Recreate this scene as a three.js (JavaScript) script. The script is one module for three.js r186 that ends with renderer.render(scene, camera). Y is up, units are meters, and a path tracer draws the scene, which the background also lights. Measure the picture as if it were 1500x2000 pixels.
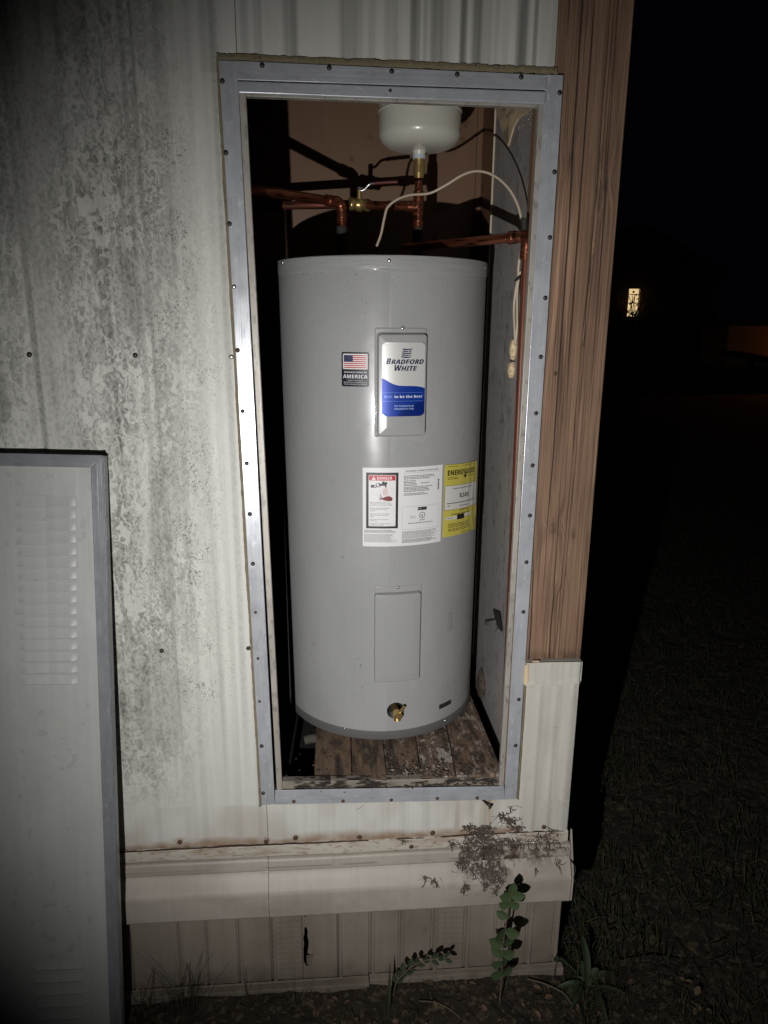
import * as THREE from 'three';
import { RoundedBoxGeometry } from 'three/addons/geometries/RoundedBoxGeometry.js';
import { mergeGeometries } from 'three/addons/utils/BufferGeometryUtils.js';
import { Brush, Evaluator, SUBTRACTION } from 'three-bvh-csg';

// ---------------------------------------------------------------- camera, sky, lights, exposure
const scene = new THREE.Scene();
const renderer = new THREE.WebGLRenderer({ antialias: true });
renderer.toneMapping = THREE.LinearToneMapping;
renderer.toneMappingExposure = 1.0;
renderer.shadowMap.enabled = true;

const EYE = new THREE.Vector3(0, 1.55, 1.4), FOCAL = 1426.47, D2R = Math.PI / 180;
const TURN = new THREE.Euler(-14.81 * D2R, -4.61 * D2R, 0.40 * D2R, 'YXZ');
const camera = new THREE.PerspectiveCamera(2 * Math.atan(1000 / FOCAL) / D2R, 0.75, 0.02, 400);
camera.position.copy(EYE);
camera.rotation.copy(TURN);
scene.add(camera);

// night sky: almost black, a trace of blue
{
  const w = 64, h = 32, a = new Float32Array(w * h * 4);
  for (let j = 0; j < h; j++) for (let i = 0; i < w; i++) {
    const k = (j * w + i) * 4, up = Math.max(0, (j + 0.5) / h * 2 - 1), s = 1 - 0.35 * up;
    a[k] = 0.00055 * s; a[k + 1] = 0.0005 * s; a[k + 2] = 0.0013 * s; a[k + 3] = 1;
  }
  const sky = new THREE.DataTexture(a, w, h, THREE.RGBAFormat, THREE.FloatType);
  sky.mapping = THREE.EquirectangularReflectionMapping; sky.magFilter = THREE.LinearFilter; sky.needsUpdate = true;
  scene.background = sky; scene.environment = sky;
}
// faint moon behind the home
const moon = new THREE.DirectionalLight(0xc8d4ff, 0.004);
moon.position.set(6, 14, -9); moon.target.position.set(0, 0, 0);
moon.castShadow = true; moon.shadow.mapSize.set(2048, 2048);
Object.assign(moon.shadow.camera, { left: -20, right: 20, top: 20, bottom: -20, near: 0.5, far: 60 });
scene.add(moon, moon.target);
// the photographer's torch, held below and left of the lens: its shadows and highlights are in the photograph
const TORCH = new THREE.Vector3(-0.20, 1.165, 1.4);
const torch = new THREE.SpotLight(0xfffdfb, 7.1, 0, 48.5 * D2R, 1, 2);
torch.position.copy(TORCH); torch.target.position.set(0.25, 1.02, 0);
torch.castShadow = true; torch.shadow.mapSize.set(2048, 2048); torch.shadow.radius = 0.35; torch.shadow.camera.near = 0.05; torch.shadow.camera.far = 40;
scene.add(torch, torch.target);

// ---------------------------------------------------------------- helpers
let seed = 12345;
const rnd = () => { seed = (seed + 0x6D2B79F5) | 0; let t = Math.imul(seed ^ (seed >>> 15), 1 | seed); t = (t + Math.imul(t ^ (t >>> 7), 61 | t)) ^ t; return ((t ^ (t >>> 14)) >>> 0) / 4294967296; };
const rr = (a, b) => a + (b - a) * rnd();
const V = (x, y, z) => new THREE.Vector3(x, y, z);
const cl = (x, a = 0, b = 1) => x < a ? a : x > b ? b : x;
const ss = (a, b, x) => { const t = cl((x - a) / (b - a)); return t * t * (3 - 2 * t); };
const mix = (a, b, t) => a + (b - a) * t;
function hash(ix, iy, s) { let h = Math.imul(ix, 374761393) + Math.imul(iy, 668265263) + Math.imul(s, 974634777) | 0; h = Math.imul(h ^ (h >>> 13), 1274126177); return ((h ^ (h >>> 16)) >>> 0) / 4294967296; }
function vn(x, y, s = 0) {
  const ix = Math.floor(x), iy = Math.floor(y); let fx = x - ix, fy = y - iy; fx = fx * fx * (3 - 2 * fx); fy = fy * fy * (3 - 2 * fy);
  const a = hash(ix, iy, s), b = hash(ix + 1, iy, s), c = hash(ix, iy + 1, s), d = hash(ix + 1, iy + 1, s);
  return a + (b - a) * fx + (c - a + (a - b - c + d) * fx) * fy;
}
function fbm(x, y, o = 4, s = 0) { let v = 0, a = 0.5, t = 0; for (let i = 0; i < o; i++) { v += a * vn(x, y, s + i * 17); t += a; a *= 0.5; x *= 2.03; y *= 2.03; } return v / t; }

// measuring from the photograph (1500 x 2000): where a line of sight meets a plane or the heater's drum
const look = (px, py) => V(px - 750, 1000 - py, -FOCAL).applyEuler(TURN);
const onZ = (px, py, z = 0) => { const d = look(px, py); return d.multiplyScalar((z - EYE.z) / d.z).add(EYE); };
const onX = (px, py, x) => { const d = look(px, py); return d.multiplyScalar((x - EYE.x) / d.x).add(EYE); };
const onY = (px, py, y) => { const d = look(px, py); return d.multiplyScalar((y - EYE.y) / d.y).add(EYE); };

function tex(w, h, fn, { srgb = true, wrap = THREE.RepeatWrapping } = {}) {
  const a = new Uint8Array(w * h * 4);
  for (let j = 0; j < h; j++) for (let i = 0; i < w; i++) {
    const c = fn((i + 0.5) / w, (j + 0.5) / h), k = (j * w + i) * 4;
    a[k] = cl(c[0], 0, 255); a[k + 1] = cl(c[1], 0, 255); a[k + 2] = cl(c[2], 0, 255); a[k + 3] = 255;
  }
  const t = new THREE.DataTexture(a, w, h, THREE.RGBAFormat); t.magFilter = THREE.LinearFilter; t.wrapS = t.wrapT = wrap;
  if (srgb) t.colorSpace = THREE.SRGBColorSpace; t.needsUpdate = true; return t;
}
const grey = (w, h, fn, o = {}) => tex(w, h, (u, v) => { const g = fn(u, v) * 255; return [g, g, g]; }, { srgb: false, ...o });
const rep = (t, x, y) => { const c = t.clone(); c.repeat.set(x, y); c.needsUpdate = true; return c; };
const std = (o) => new THREE.MeshStandardMaterial(o);
const phys = (o) => new THREE.MeshPhysicalMaterial(o);
const col = (r, g, b) => new THREE.Color().setRGB(r, g, b);

// uv in metres, by the dominant direction of each face
function uvMetres(g) {
  if (g.index) g = g.toNonIndexed();
  const p = g.attributes.position, n = g.attributes.normal, uv = new Float32Array(p.count * 2);
  for (let i = 0; i < p.count; i += 3) {
    let nx = 0, ny = 0, nz = 0; for (let k = 0; k < 3; k++) { nx += n.getX(i + k); ny += n.getY(i + k); nz += n.getZ(i + k); }
    nx = Math.abs(nx); ny = Math.abs(ny); nz = Math.abs(nz);
    for (let k = 0; k < 3; k++) {
      const x = p.getX(i + k), y = p.getY(i + k), z = p.getZ(i + k);
      const [u, v] = nz >= nx && nz >= ny ? [x, y] : nx >= ny ? [z, y] : [x, z];
      uv[(i + k) * 2] = u; uv[(i + k) * 2 + 1] = v;
    }
  }
  g.setAttribute('uv', new THREE.BufferAttribute(uv, 2)); return g;
}
const box = (x0, x1, y0, y1, z0, z1, r = 0.002) => {
  const w = Math.abs(x1 - x0), h = Math.abs(y1 - y0), d = Math.abs(z1 - z0); r = Math.min(r, w / 2.2, h / 2.2, d / 2.2);
  const g = new RoundedBoxGeometry(w, h, d, 2, r); g.translate((x0 + x1) / 2, (y0 + y1) / 2, (z0 + z1) / 2); return uvMetres(g);
};
// a straight board between four corners of its front face, thickness behind it
function slab(c, t, r = 0.001) {                      // c: [tl, tr, br, bl] as Vector3 in a plane z = const
  const s = new THREE.Shape(); s.moveTo(c[3].x, c[3].y); s.lineTo(c[2].x, c[2].y); s.lineTo(c[1].x, c[1].y); s.lineTo(c[0].x, c[0].y); s.closePath();
  const g = new THREE.ExtrudeGeometry(s, { depth: t - 2 * r, bevelEnabled: true, bevelSize: r, bevelThickness: r, bevelOffset: -r, bevelSegments: 3 });
  g.translate(0, 0, c[0].z - t + r); return uvMetres(g);
}
const tube = (pts, r, seg = 64, rad = 12, closed = false) => new THREE.TubeGeometry(new THREE.CatmullRomCurve3(pts, closed, 'centripetal'), seg, r, rad, closed);
function cyl(a, b, r0, r1 = r0, n = 24, open = false) {
  const d = b.clone().sub(a), g = new THREE.CylinderGeometry(r1, r0, d.length(), n, 1, open);
  g.applyQuaternion(new THREE.Quaternion().setFromUnitVectors(V(0, 1, 0), d.clone().normalize())); g.translate((a.x + b.x) / 2, (a.y + b.y) / 2, (a.z + b.z) / 2); return g;
}
const lathe = (prof, n = 48) => new THREE.LatheGeometry(prof.map(([r, y]) => new THREE.Vector2(r, y)), n);
const strip = (g) => { if (g.index) g = g.toNonIndexed(); for (const k of Object.keys(g.attributes)) if (!['position', 'normal', 'uv'].includes(k)) g.deleteAttribute(k); if (!g.attributes.uv) g.setAttribute('uv', new THREE.BufferAttribute(new Float32Array(g.attributes.position.count * 2), 2)); return g; };
const merge = (...gs) => mergeGeometries(gs.flat().map(strip), false);
// a sheet from a grid of points fn(u, v) -> [x, y, z, s, t]
function sheet(nu, nv, fn) {
  const pos = [], uv = [], idx = [];
  for (let j = 0; j <= nv; j++) for (let i = 0; i <= nu; i++) { const q = fn(i / nu, j / nv); pos.push(q[0], q[1], q[2]); uv.push(q[3] ?? i / nu, q[4] ?? j / nv); }
  for (let j = 0; j < nv; j++) for (let i = 0; i < nu; i++) { const a = j * (nu + 1) + i, b = a + 1, c = a + nu + 1, d = c + 1; idx.push(a, b, d, a, d, c); }
  const g = new THREE.BufferGeometry(); g.setAttribute('position', new THREE.Float32BufferAttribute(pos, 3)); g.setAttribute('uv', new THREE.Float32BufferAttribute(uv, 2)); g.setIndex(idx); g.computeVertexNormals(); return g;
}
// a cross-section (list of [a, b]) swept: along y with [x, z], or along x with [z, y]
const sweepY = (prof, y0, y1, ny, uvf = (x, y) => [x, y]) => { const p = refine(prof); return sheet(p.length - 1, ny, (u, v) => { const [x, z] = p[Math.round(u * (p.length - 1))], y = mix(y0, y1, v); return [x, y, z, ...uvf(x, y)]; }); };
const sweepX = (prof, x0, x1, nx) => { const L = [0]; for (let i = 1; i < prof.length; i++) L.push(L[i - 1] + Math.hypot(prof[i][0] - prof[i - 1][0], prof[i][1] - prof[i - 1][1]));
  return sheet(nx, prof.length - 1, (u, v) => { const i = Math.round(v * (prof.length - 1)), x = mix(x0, x1, u); return [x, prof[i][1], prof[i][0], x, L[i]]; }); };
const refine = (p) => p;

const used = {};
function numbered(n) { used[n] = (used[n] ?? -1) + 1; return used[n] ? `${n}_${String(used[n]).padStart(3, '0')}` : n; }
function shade(o) { o.castShadow = o.receiveShadow = true; return o; }
function thing(name, label, category, p = V(0, 0, 0), group) {
  const o = new THREE.Group(); o.name = numbered(name); o.position.copy(p); o.userData = { label, category }; if (group) o.userData.group = group; scene.add(o); return o;
}
function part(name, g, m, parent, label) { const o = shade(new THREE.Mesh(g, m)); o.name = name; if (label) o.userData.label = label; parent.add(o); return o; }
function solo(name, g, m, label, category, group) { const o = shade(new THREE.Mesh(g, m)); o.name = numbered(name); o.userData = { label, category }; if (group) o.userData.group = group; scene.add(o); return o; }
const rel = (g, p) => { g.translate(-p.x, -p.y, -p.z); return g; };

// ---------------------------------------------------------------- materials
const P8 = 0.2083;                                         // rib pitch of the siding
const SX0 = -1.15, SX1 = 0.56, SY0 = 0.36, SY1 = 2.16;
const sidingUV = (x, y) => [(x - SX0) / (SX1 - SX0), (y - SY0) / (SY1 - SY0)];
const rustSpots = [[351, 1645], [520, 1642], [577, 1637], [702, 1635], [845, 1627], [1062, 1614], [955, 1562]].map(([x, y]) => onZ(x, y));
const dripX = onZ(268, 740).x;
const sidingMap = tex(1664, 1792, (u, v) => {
  const x = mix(SX0, SX1, u), y = mix(SY0, SY1, v);
  const wash = fbm(x * 3, y * 2.2, 3, 5), streak = fbm(x * 70, y * 1.1, 3, 9), streak2 = fbm(x * 190, y * 2.6, 2, 21);
  // algae: strong on the left, leaning slightly with height, thinning towards the opening and towards the ground
  const cx = -0.385 - 0.03 * Math.sin(y * 3) + 0.05 * (fbm(y * 4, 3.3, 2, 31) - 0.5);
  const d = (x - cx) / (x < cx ? 0.17 : 0.115), body = Math.exp(-d * d) * ss(0.46, 0.72, y) * (1 - 0.35 * ss(1.72, 2.0, y));
  const far = ss(-0.40, -0.60, x) * (0.72 + 0.35 * ss(1.55, 1.9, y)) * ss(0.7, 1.1, y);
  const left = cl(Math.max(body, far) * (0.80 + 0.40 * wash));
  const wx = x * 52 + 1.5 * (vn(x * 40, y * 18, 41) - 0.5) + 0.8 * (vn(x * 150, y * 110, 42) - 0.5), wy = y * 17 + 1.5 * (vn(x * 36, y * 16, 43) - 0.5) + 0.5 * (vn(x * 130, y * 130, 44) - 0.5);
  const r1 = Math.abs(fbm(wx, wy, 2, 51) - 0.5) * 2, r2 = Math.abs(fbm(wx * 1.9 + 7, wy * 2.1, 2, 57) - 0.5) * 2, jag = vn(x * 300, y * 260, 58);
  const tmask = ss(0.34, 0.60, fbm(x * 12, y * 5, 3, 59));
  const trail = Math.max((1 - ss(0.03 + 0.06 * jag, 0.12 + 0.14 * jag, r1)) * (0.25 + 0.75 * tmask), 0.8 * (1 - ss(0.02 + 0.05 * jag, 0.10 + 0.12 * jag, r2)) * (0.25 + 0.75 * tmask));
  const patch = ss(0.34, 0.62, fbm(x * 46, y * 22, 4, 61)), vert = ss(0.3, 0.75, fbm(x * 150, y * 7, 3, 63));
  const fine = ss(0.42, 0.75, fbm(x * 280, y * 190, 2, 67));
  let g = left * (0.27 + 0.13 * patch + 0.17 * vert + 0.26 * fine) * (1 - 0.78 * trail) * (1 - 0.65 * Math.exp(-Math.pow((x - dripX - 0.012 * (vn(y * 9, 1, 64) - 0.5)) / 0.011, 2)) * ss(1.46, 1.44, y) * ss(0.95, 1.2, y));
  // scattered black specks towards the clean side
  const spk = Math.exp(-Math.pow((x + 0.29) / 0.075, 2)) * ss(0.6, 0.9, y) * (1 - 0.7 * ss(1.75, 1.95, y)) + 0.5 * left + 0.05;
  const sp = ss(0.76, 0.88, vn(x * 620, y * 430, 71) * 0.70 + 0.18 * vn(x * 130, y * 90, 75) + 0.26 * vn(x * 45, y * 20, 73)) * cl(spk);
  g = Math.max(g, 0.7 * sp);
  // dirt that runs down beside the ribs
  for (const [rx, w, k] of [[-0.737, 0.008, 0.5], [-0.524, 0.0075, 0.52], [-0.330, 0.0055, 0.5], [-0.313, 0.004, 0.55], [-0.222, 0.006, 0.2], [-0.178, 0.007, 0.24]]) { const q = (x - rx) / w; if (q * q < 4) g = Math.max(g, k * Math.exp(-q * q * q * q) * (0.7 + 0.4 * streak) * (0.75 + 0.4 * fine) * ss(0.45, 0.9, y)); }
  if (y > 1.9 && x > -0.2) for (const [rx, w, k] of [[0.160, 0.008, 0.5], [0.178, 0.004, 0.3], [0.197, 0.012, 0.42], [0.243, 0.006, 0.5], [0.266, 0.009, 0.52], [0.345, 0.01, 0.5], [0.368, 0.004, 0.5], [0.05, 0.02, 0.25], [-0.05, 0.012, 0.3], [-0.105, 0.007, 0.25]]) { const q = (x - rx) / w; if (q * q < 9) g = Math.max(g, k * Math.exp(-q * q * q * q) * (0.6 + 0.7 * streak2)); }
  g = cl(g + 0.13 * ss(0.45, 0.8, streak) * (y > 1.95 ? 1.5 : 0.7) + 0.06 * streak2);
  let R = 205 + 10 * (wash - 0.5), G = 205 + 8 * (wash - 0.5), B = 198 + 4 * (wash - 0.5);
  const gr = 68 + 26 * wash; R = mix(R, gr + 3, g); G = mix(G, gr + 3, g); B = mix(B, gr - 3, g);
  // rust along the bottom edge and below the screws
  let rust = (1 - ss(0.0, 0.012 + 0.03 * fbm(x * 9, 1.2, 3, 81), y - 0.419)) * (0.25 + 0.8 * fbm(x * 40, y * 60, 3, 83));
  for (const s of rustSpots) { const dx = (x - s.x) / 0.008, dy = y - s.y; if (dx * dx < 10 && dy < 0.016 && dy > -0.1) rust = Math.max(rust, Math.exp(-dx * dx * (0.5 + Math.abs(dy) * 4)) * (1 - ss(0.0, 0.05, -dy)) * (1 - ss(0.004, 0.016, dy)) * (0.4 + 0.55 * fine)); }
  for (const [qx, w] of [[0.352, 0.016], [0.285, 0.008]]) { const dx = (x - qx) / w; if (y < 0.53) rust = Math.max(rust, 0.3 * Math.exp(-dx * dx) * (0.5 + streak2)); }
  if (y < 0.52) rust = Math.max(rust, 0.18 * ss(0.42, 0.7, fbm(x * 11, y * 7, 3, 87)));
  rust = cl(rust * 0.85); R = mix(R, 112, rust); G = mix(G, 78, rust); B = mix(B, 52, rust);
  return [R, G, B];
}, { wrap: THREE.MirroredRepeatWrapping });
const sidingBump = grey(512, 512, (u, v) => 0.5 + 0.5 * (fbm(u * 14, v * 8, 4, 91) - 0.5));
const mSiding = std({ map: sidingMap, roughness: 0.55, bumpMap: rep(sidingBump, 2, 2), bumpScale: 0.0015 });

const trimMap = tex(1280, 640, (u, v) => {                 // 1.3 m x 0.65 m: x along the wall, y down the moulding
  const x = u * 1.3, y = v * 0.65, a = fbm(x * 6, y * 14, 4, 101), s = fbm(x * 120, y * 9, 3, 103), d = ss(0.62, 0.8, fbm(x * 60, y * 60, 3, 107));
  let k = 0.24 * ss(0.4, 0.8, a) + 0.12 * s + 0.06 * d;
  const c1 = Math.exp(-Math.pow((x - 0.36) / 0.055, 2) - Math.pow((y - 0.04) / 0.045, 2)), c2 = Math.exp(-Math.pow((x - 0.46) / 0.07, 2) - Math.pow((y - 0.035) / 0.022, 2));
  const n = fbm(x * 70, y * 55, 4, 109), m = fbm(x * 190, y * 120, 3, 110); const st = cl(1.25 * c1 * ss(0.36, 0.60, n) + 0.8 * c2 * ss(0.40, 0.66, 0.5 * n + 0.5 * m));
  const edge = 0.5 * (1 - ss(0, 0.004, Math.abs(y - 0.030))) * ss(0.3, 0.6, fbm(x * 16, 3, 3, 112)); k = Math.max(k, edge);
  return [mix(mix(176, 105, k), 70, st), mix(mix(168, 96, k), 57, st), mix(mix(158, 84, k), 48, st)];
});
const mTrim = std({ map: rep(trimMap, 1 / 1.3, 1 / 0.65), roughness: 0.5 });
const skirtMap = tex(1024, 512, (u, v) => {
  const x = u * 1.3, y = v * 0.65, a = fbm(x * 5, y * 6, 4, 111), s = fbm(x * 90, y * 4, 3, 113), d = ss(0.66, 0.8, fbm(x * 70, y * 50, 3, 117));
  const low = 1 - ss(0.02, 0.09, y), k = 0.24 * ss(0.4, 0.8, a) + 0.16 * s + 0.08 * d + 0.35 * low * fbm(x * 30, y * 30, 3, 119); return [mix(150, 78, k), mix(140, 70, k), mix(128, 60, k)];
});
const mSkirt = std({ map: rep(skirtMap, 1 / 1.3, 1 / 0.65), roughness: 0.6 });
const embossB = grey(64, 64, (u, v) => { const a = Math.sin((u + v) * Math.PI * 2) * Math.sin((u - v) * Math.PI * 2); return Math.pow(0.5 + 0.5 * a, 1.6); });
const mSkirtEmboss = std({ map: rep(skirtMap, 1 / 1.3, 1 / 0.65), roughness: 0.6, bumpMap: rep(embossB, 1 / 0.030, 1 / 0.030), bumpScale: 0.0006 });
const mCorner = std({ map: rep(tex(512, 512, (u, v) => { const a = fbm(u * 5, v * 6, 4, 121), d = ss(0.68, 0.8, fbm(u * 40, v * 40, 3, 123)), s = fbm(u * 60, v * 3, 3, 125), k = 0.16 * a + 0.2 * s + 0.07 * d; return [mix(204, 120, k), mix(202, 114, k), mix(193, 102, k)]; }), 2, 2), roughness: 0.5 });

// worn mill aluminium: fine lines along the strip, stains and scratches
const aluMap = tex(512, 1024, (u, v) => { const l = fbm(u * 120, v * 3, 3, 131), b = fbm(u * 7, v * 14, 4, 133), sc = ss(0.74, 0.8, fbm(u * 30 + v * 22, v * 40 - u * 12, 3, 137)), dk = ss(0.6, 0.78, fbm(u * 18, v * 30, 3, 139)); const k = 0.96 + 0.08 * (l - 0.5) + 0.14 * (b - 0.5) - 0.04 * dk + 0.08 * sc; return [194 * k, 197 * k, 203 * k]; });
const aluRough = grey(512, 1024, (u, v) => 0.29 + 0.12 * (fbm(u * 9, v * 18, 4, 141) - 0.5) + 0.06 * (fbm(u * 150, v * 4, 2, 143) - 0.5));
const aluLines = grey(512, 512, (u, v) => 0.5 + 0.5 * (fbm(u * 160, v * 2, 2, 145) - 0.5) + 0.35 * (fbm(u * 8, v * 10, 3, 147) - 0.5));
const mkAlu = (turn, tint = 1) => { const f = (t, a, b) => { const c = rep(t, a, b); if (turn) { c.rotation = Math.PI / 2; } return c; };
  return std({ color: col(tint, tint, tint), map: f(aluMap, 6, 1.6), roughnessMap: f(aluRough, 6, 1.6), bumpMap: f(aluLines, 6, 2), bumpScale: 0.0003, metalness: 0.34, roughness: 1.0 }); };
const mAluV = mkAlu(false), mAluH = mkAlu(true), mAluDull = mkAlu(false, 0.5), mAluDullH = mkAlu(true, 0.5);
const mLip = std({ map: rep(tex(256, 1024, (u, v) => { const b = fbm(u * 6, v * 16, 4, 151), d = ss(0.58, 0.78, fbm(u * 22, v * 60, 3, 153)); const k = 0.95 + 0.2 * (b - 0.5) - 0.16 * d; return [168 * k, 163 * k, 154 * k]; }), 8, 1), metalness: 0.2, roughness: 0.5 });
const mRail = std({ map: rep(tex(1024, 64, (u, v) => { const a = fbm(u * 8, v * 2, 4, 181), r = ss(0.5, 0.72, fbm(u * 26, v * 3, 4, 183)) * (0.4 + 0.8 * Math.abs(v - 0.5)), d = ss(0.62, 0.7, fbm(u * 90, v * 8, 3, 185)); const k = 0.5 * r + 0.3 * d; return [mix(190 - 14 * a, 104, k), mix(184 - 15 * a, 76, k), mix(173 - 18 * a, 54, k)]; }), 1 / 1.3, 1 / 0.035), roughness: 0.55 });
const mSill = std({ map: rep(tex(256, 256, (u, v) => { const a = fbm(u * 6, v * 6, 4, 155), d = ss(0.45, 0.68, fbm(u * 14, v * 9, 4, 157)); const k = 0.8 + 0.3 * a; return [mix(142 * k, 48, d), mix(134 * k, 40, d), mix(122 * k, 34, d)]; }), 3, 12), metalness: 0.2, roughness: 0.7 });
const mScrew = std({ color: col(0.05, 0.04, 0.035), metalness: 0.5, roughness: 0.5 });
const mScrewRust = std({ color: col(0.09, 0.05, 0.03), metalness: 0.2, roughness: 0.75 });
const mScrewBright = std({ color: col(0.6, 0.6, 0.6), metalness: 0.9, roughness: 0.3 });
const mCaulk = std({ map: rep(tex(256, 256, (u, v) => { const a = fbm(u * 12, v * 12, 4, 161), k = 0.75 + 0.5 * a; return [120 * k, 110 * k, 85 * k]; }), 6, 6), roughness: 0.8 });
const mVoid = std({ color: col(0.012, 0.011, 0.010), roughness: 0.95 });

const postCracks = [[0.60, 0.0025, 0.014], [0.30, 0.0009, 0.004], [0.80, 0.0010, 0.005], [0.13, 0.0009, 0.003], [0.46, 0.0010, 0.005]].map(([u, w, d], i) => ({ u, w, d, s: 460 + i * 5 }));
const crackAt = (c, u, y, W) => { const v = (y - 0.8465) / 1.9, cu = c.u + 0.05 * (fbm(y * 1.7, c.s, 3, c.s) - 0.5) * 2 + 0.012 * (vn(y * 14, 2, c.s + 1) - 0.5) + (c.u === 0.60 ? 0.20 * v : 0.02 - 0.03 * v), q = Math.abs(u - cu) * W, on = ss(0.38, 0.6, fbm(y * 2.2 + c.s, 1.5, 2, c.s + 3)) + (c.u === 0.60 ? 0.9 : 0); return q < c.w * 3 ? cl(on) * Math.exp(-q * q / (c.w * c.w)) : 0; };
const woodTex = (c0, c1, sx, sy, sd, knot) => tex(512, 1024, (u, v) => { let dirt = 0, knots = 0; if (knot) for (const c of postCracks) dirt = Math.max(dirt, crackAt(c, u, 0.8465 + v * 1.5, 0.1365));
  const w = fbm(u * 2.5, v * 4, 3, sd) - 0.5; let x = u * sx + w * 4.2, y = v * sy;
  if (knot) for (const [ku, kv, kr] of [[0.40, 0.20, 0.06], [0.30, 0.655, 0.05], [0.80, 0.625, 0.05], [0.62, 0.13, 0.05]]) { const dx = (u - ku), dy = (v - kv) * 2.4, q = Math.exp(-(dx * dx + dy * dy) / (kr * kr * 3)); x += 4 * q * Math.sin(dx * 34); knots += 0.75 * Math.exp(-(dx * dx + dy * dy) / (kr * kr * 0.8)) * (0.4 + 0.9 * vn(u * 60, v * 90, 207)); }
  const g = fbm(x, y, 4, sd + 3), ring = fbm(x * 0.45 + g * 1.2, y * 0.35, 3, sd + 21), fine = fbm(u * 150 + w * 9, v * 7, 3, sd + 9), pore = ss(0.68, 0.82, fbm(u * 170, v * 6, 2, sd + 11));
  const band = ss(0.42, 0.62, ring); const k = cl(0.55 * g + 0.16 * band + 0.62 * fine - 0.16) + 0.25 * pore + 0.8 * dirt + knots; return [mix(c0[0], c1[0], k), mix(c0[1], c1[1], k), mix(c0[2], c1[2], k)];
});
const postMap = tex(1024, 2048, (u, v) => {
  const y = 0.8465 + v * 1.5; let kn = 0, dx0 = 0; for (const [ku, kv, kr] of [[0.40, 0.195, 0.075], [0.72, 0.185, 0.05], [0.30, 0.655, 0.06], [0.80, 0.625, 0.06], [0.62, 0.13, 0.05]]) { const dx = u - ku, dy = (v - kv) * 9, q = Math.exp(-(dx * dx + dy * dy * 0.25) / (kr * kr * 4)); dx0 += q * 0.10 * Math.sin(dx * 16) + 0.05 * q * Math.sin(dy * 6); kn += 0.35 * Math.exp(-(dx * dx * 2 + dy * dy * 0.5) / (kr * kr)) * (0.35 + vn(u * 50, v * 260, 207)); }
  const uu = u + dx0 + 0.03 * (fbm(u * 2.5, v * 5, 3, 203) - 0.5) + 0.012 * (vn(u * 9, v * 40, 205) - 0.5);
  const l1 = 1 - ss(0.0, 0.10, Math.abs(fbm(uu * 26, v * 3.5, 3, 209) - 0.5)), l2 = 1 - ss(0.0, 0.16, Math.abs(fbm(uu * 75, v * 7, 2, 211) - 0.5)), tone = fbm(uu * 5, v * 2.2, 3, 213), big = fbm(u * 3, v * 9, 3, 215), pore = ss(0.66, 0.80, fbm(uu * 230, v * 16, 2, 217)), pale = ss(0.55, 0.75, fbm(uu * 16, v * 4 + 3, 3, 219)) * ss(0.30, 0.44, v) * ss(0.72, 0.55, v) * ss(0.55, 0.35, u);
  let dirt = 0; for (const c of postCracks) dirt = Math.max(dirt, crackAt(c, u, y, 0.1365)); const foot = (1 - ss(0.0, 0.02, v)) * 0.5 * fbm(u * 12, v * 60, 3, 221);
  const lines = ss(0.25, 0.6, fbm(u * 4 + 5, v * 3, 3, 223)); const k = cl(0.16 + 0.27 * l1 * (0.35 + 0.65 * lines) + 0.26 * l2 * lines + 0.36 * (tone - 0.4) + 0.34 * (big - 0.5) + 0.26 * pore + kn + foot - 0.34 * pale, -0.15, 1), w = 0.12 * (vn(u * 6, v * 7, 225) - 0.5);
  return [mix(mix(152, 54, k), 30, dirt * 0.9), mix(mix(121, 38, k) + 14 * w, 22, dirt * 0.9), mix(mix(97, 28, k) + 18 * w, 18, dirt * 0.9)];
});
const postBump = grey(512, 1024, (u, v) => 0.55 * fbm(u * 110, v * 5, 3, 221) + 0.45 * fbm(u * 30 + 2 * fbm(u * 3, v * 3, 2, 225), v * 3, 3, 223));
const mPost = std({ map: postMap, roughness: 0.75, bumpMap: postBump, bumpScale: 0.0014 });
const mStud = std({ map: rep(woodTex([168, 140, 108], [112, 84, 60], 30, 6, 231, false), 6, 1), roughness: 0.85 });

const plankMap = (sd, dirt) => tex(256, 512, (u, v) => {
  const g = fbm(u * 16 + fbm(u * 3, v * 4, 2, sd), v * 5, 4, sd + 1), st = ss(0.42, 0.7, fbm(u * 5, v * 9, 4, sd + 5)), mould = ss(0.56, 0.68, fbm(u * 9 + 2, v * 16, 4, sd + 7)) * dirt, sp = ss(0.66, 0.72, fbm(u * 46, v * 92, 2, sd + 11)) * dirt;
  const k = 0.55 * g + 0.5 * st; let R = mix(134, 46, k), G = mix(109, 37, k), B = mix(87, 30, k); const m = cl(0.72 * mould + 0.5 * sp) * (0.4 + 0.8 * fbm(u * 60, v * 100, 2, sd + 13)); return [mix(R, 196, m), mix(G, 190, m), mix(B, 182, m)];
});
const paintMap = tex(1024, 1024, (u, v) => { const a = fbm(u * 9, v * 7, 4, 245), s = fbm(u * 160, v * 4, 3, 246), sc = (1 - ss(0.0, 0.012, Math.abs(fbm(u * 40 + v * 13, v * 26 - u * 9, 3, 247) - 0.5))) * ss(0.60, 0.72, fbm(u * 12, v * 9, 3, 248)), dk = ss(0.915, 0.94, vn(u * 260, v * 300, 249) * 0.8 + 0.2 * vn(u * 12, v * 12, 250)); const k = 1 + 0.07 * (a - 0.5) + 0.02 * (s - 0.5) + 0.08 * sc - 0.35 * dk; return [160 * k, 160.5 * k, 160.5 * k]; });
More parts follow.
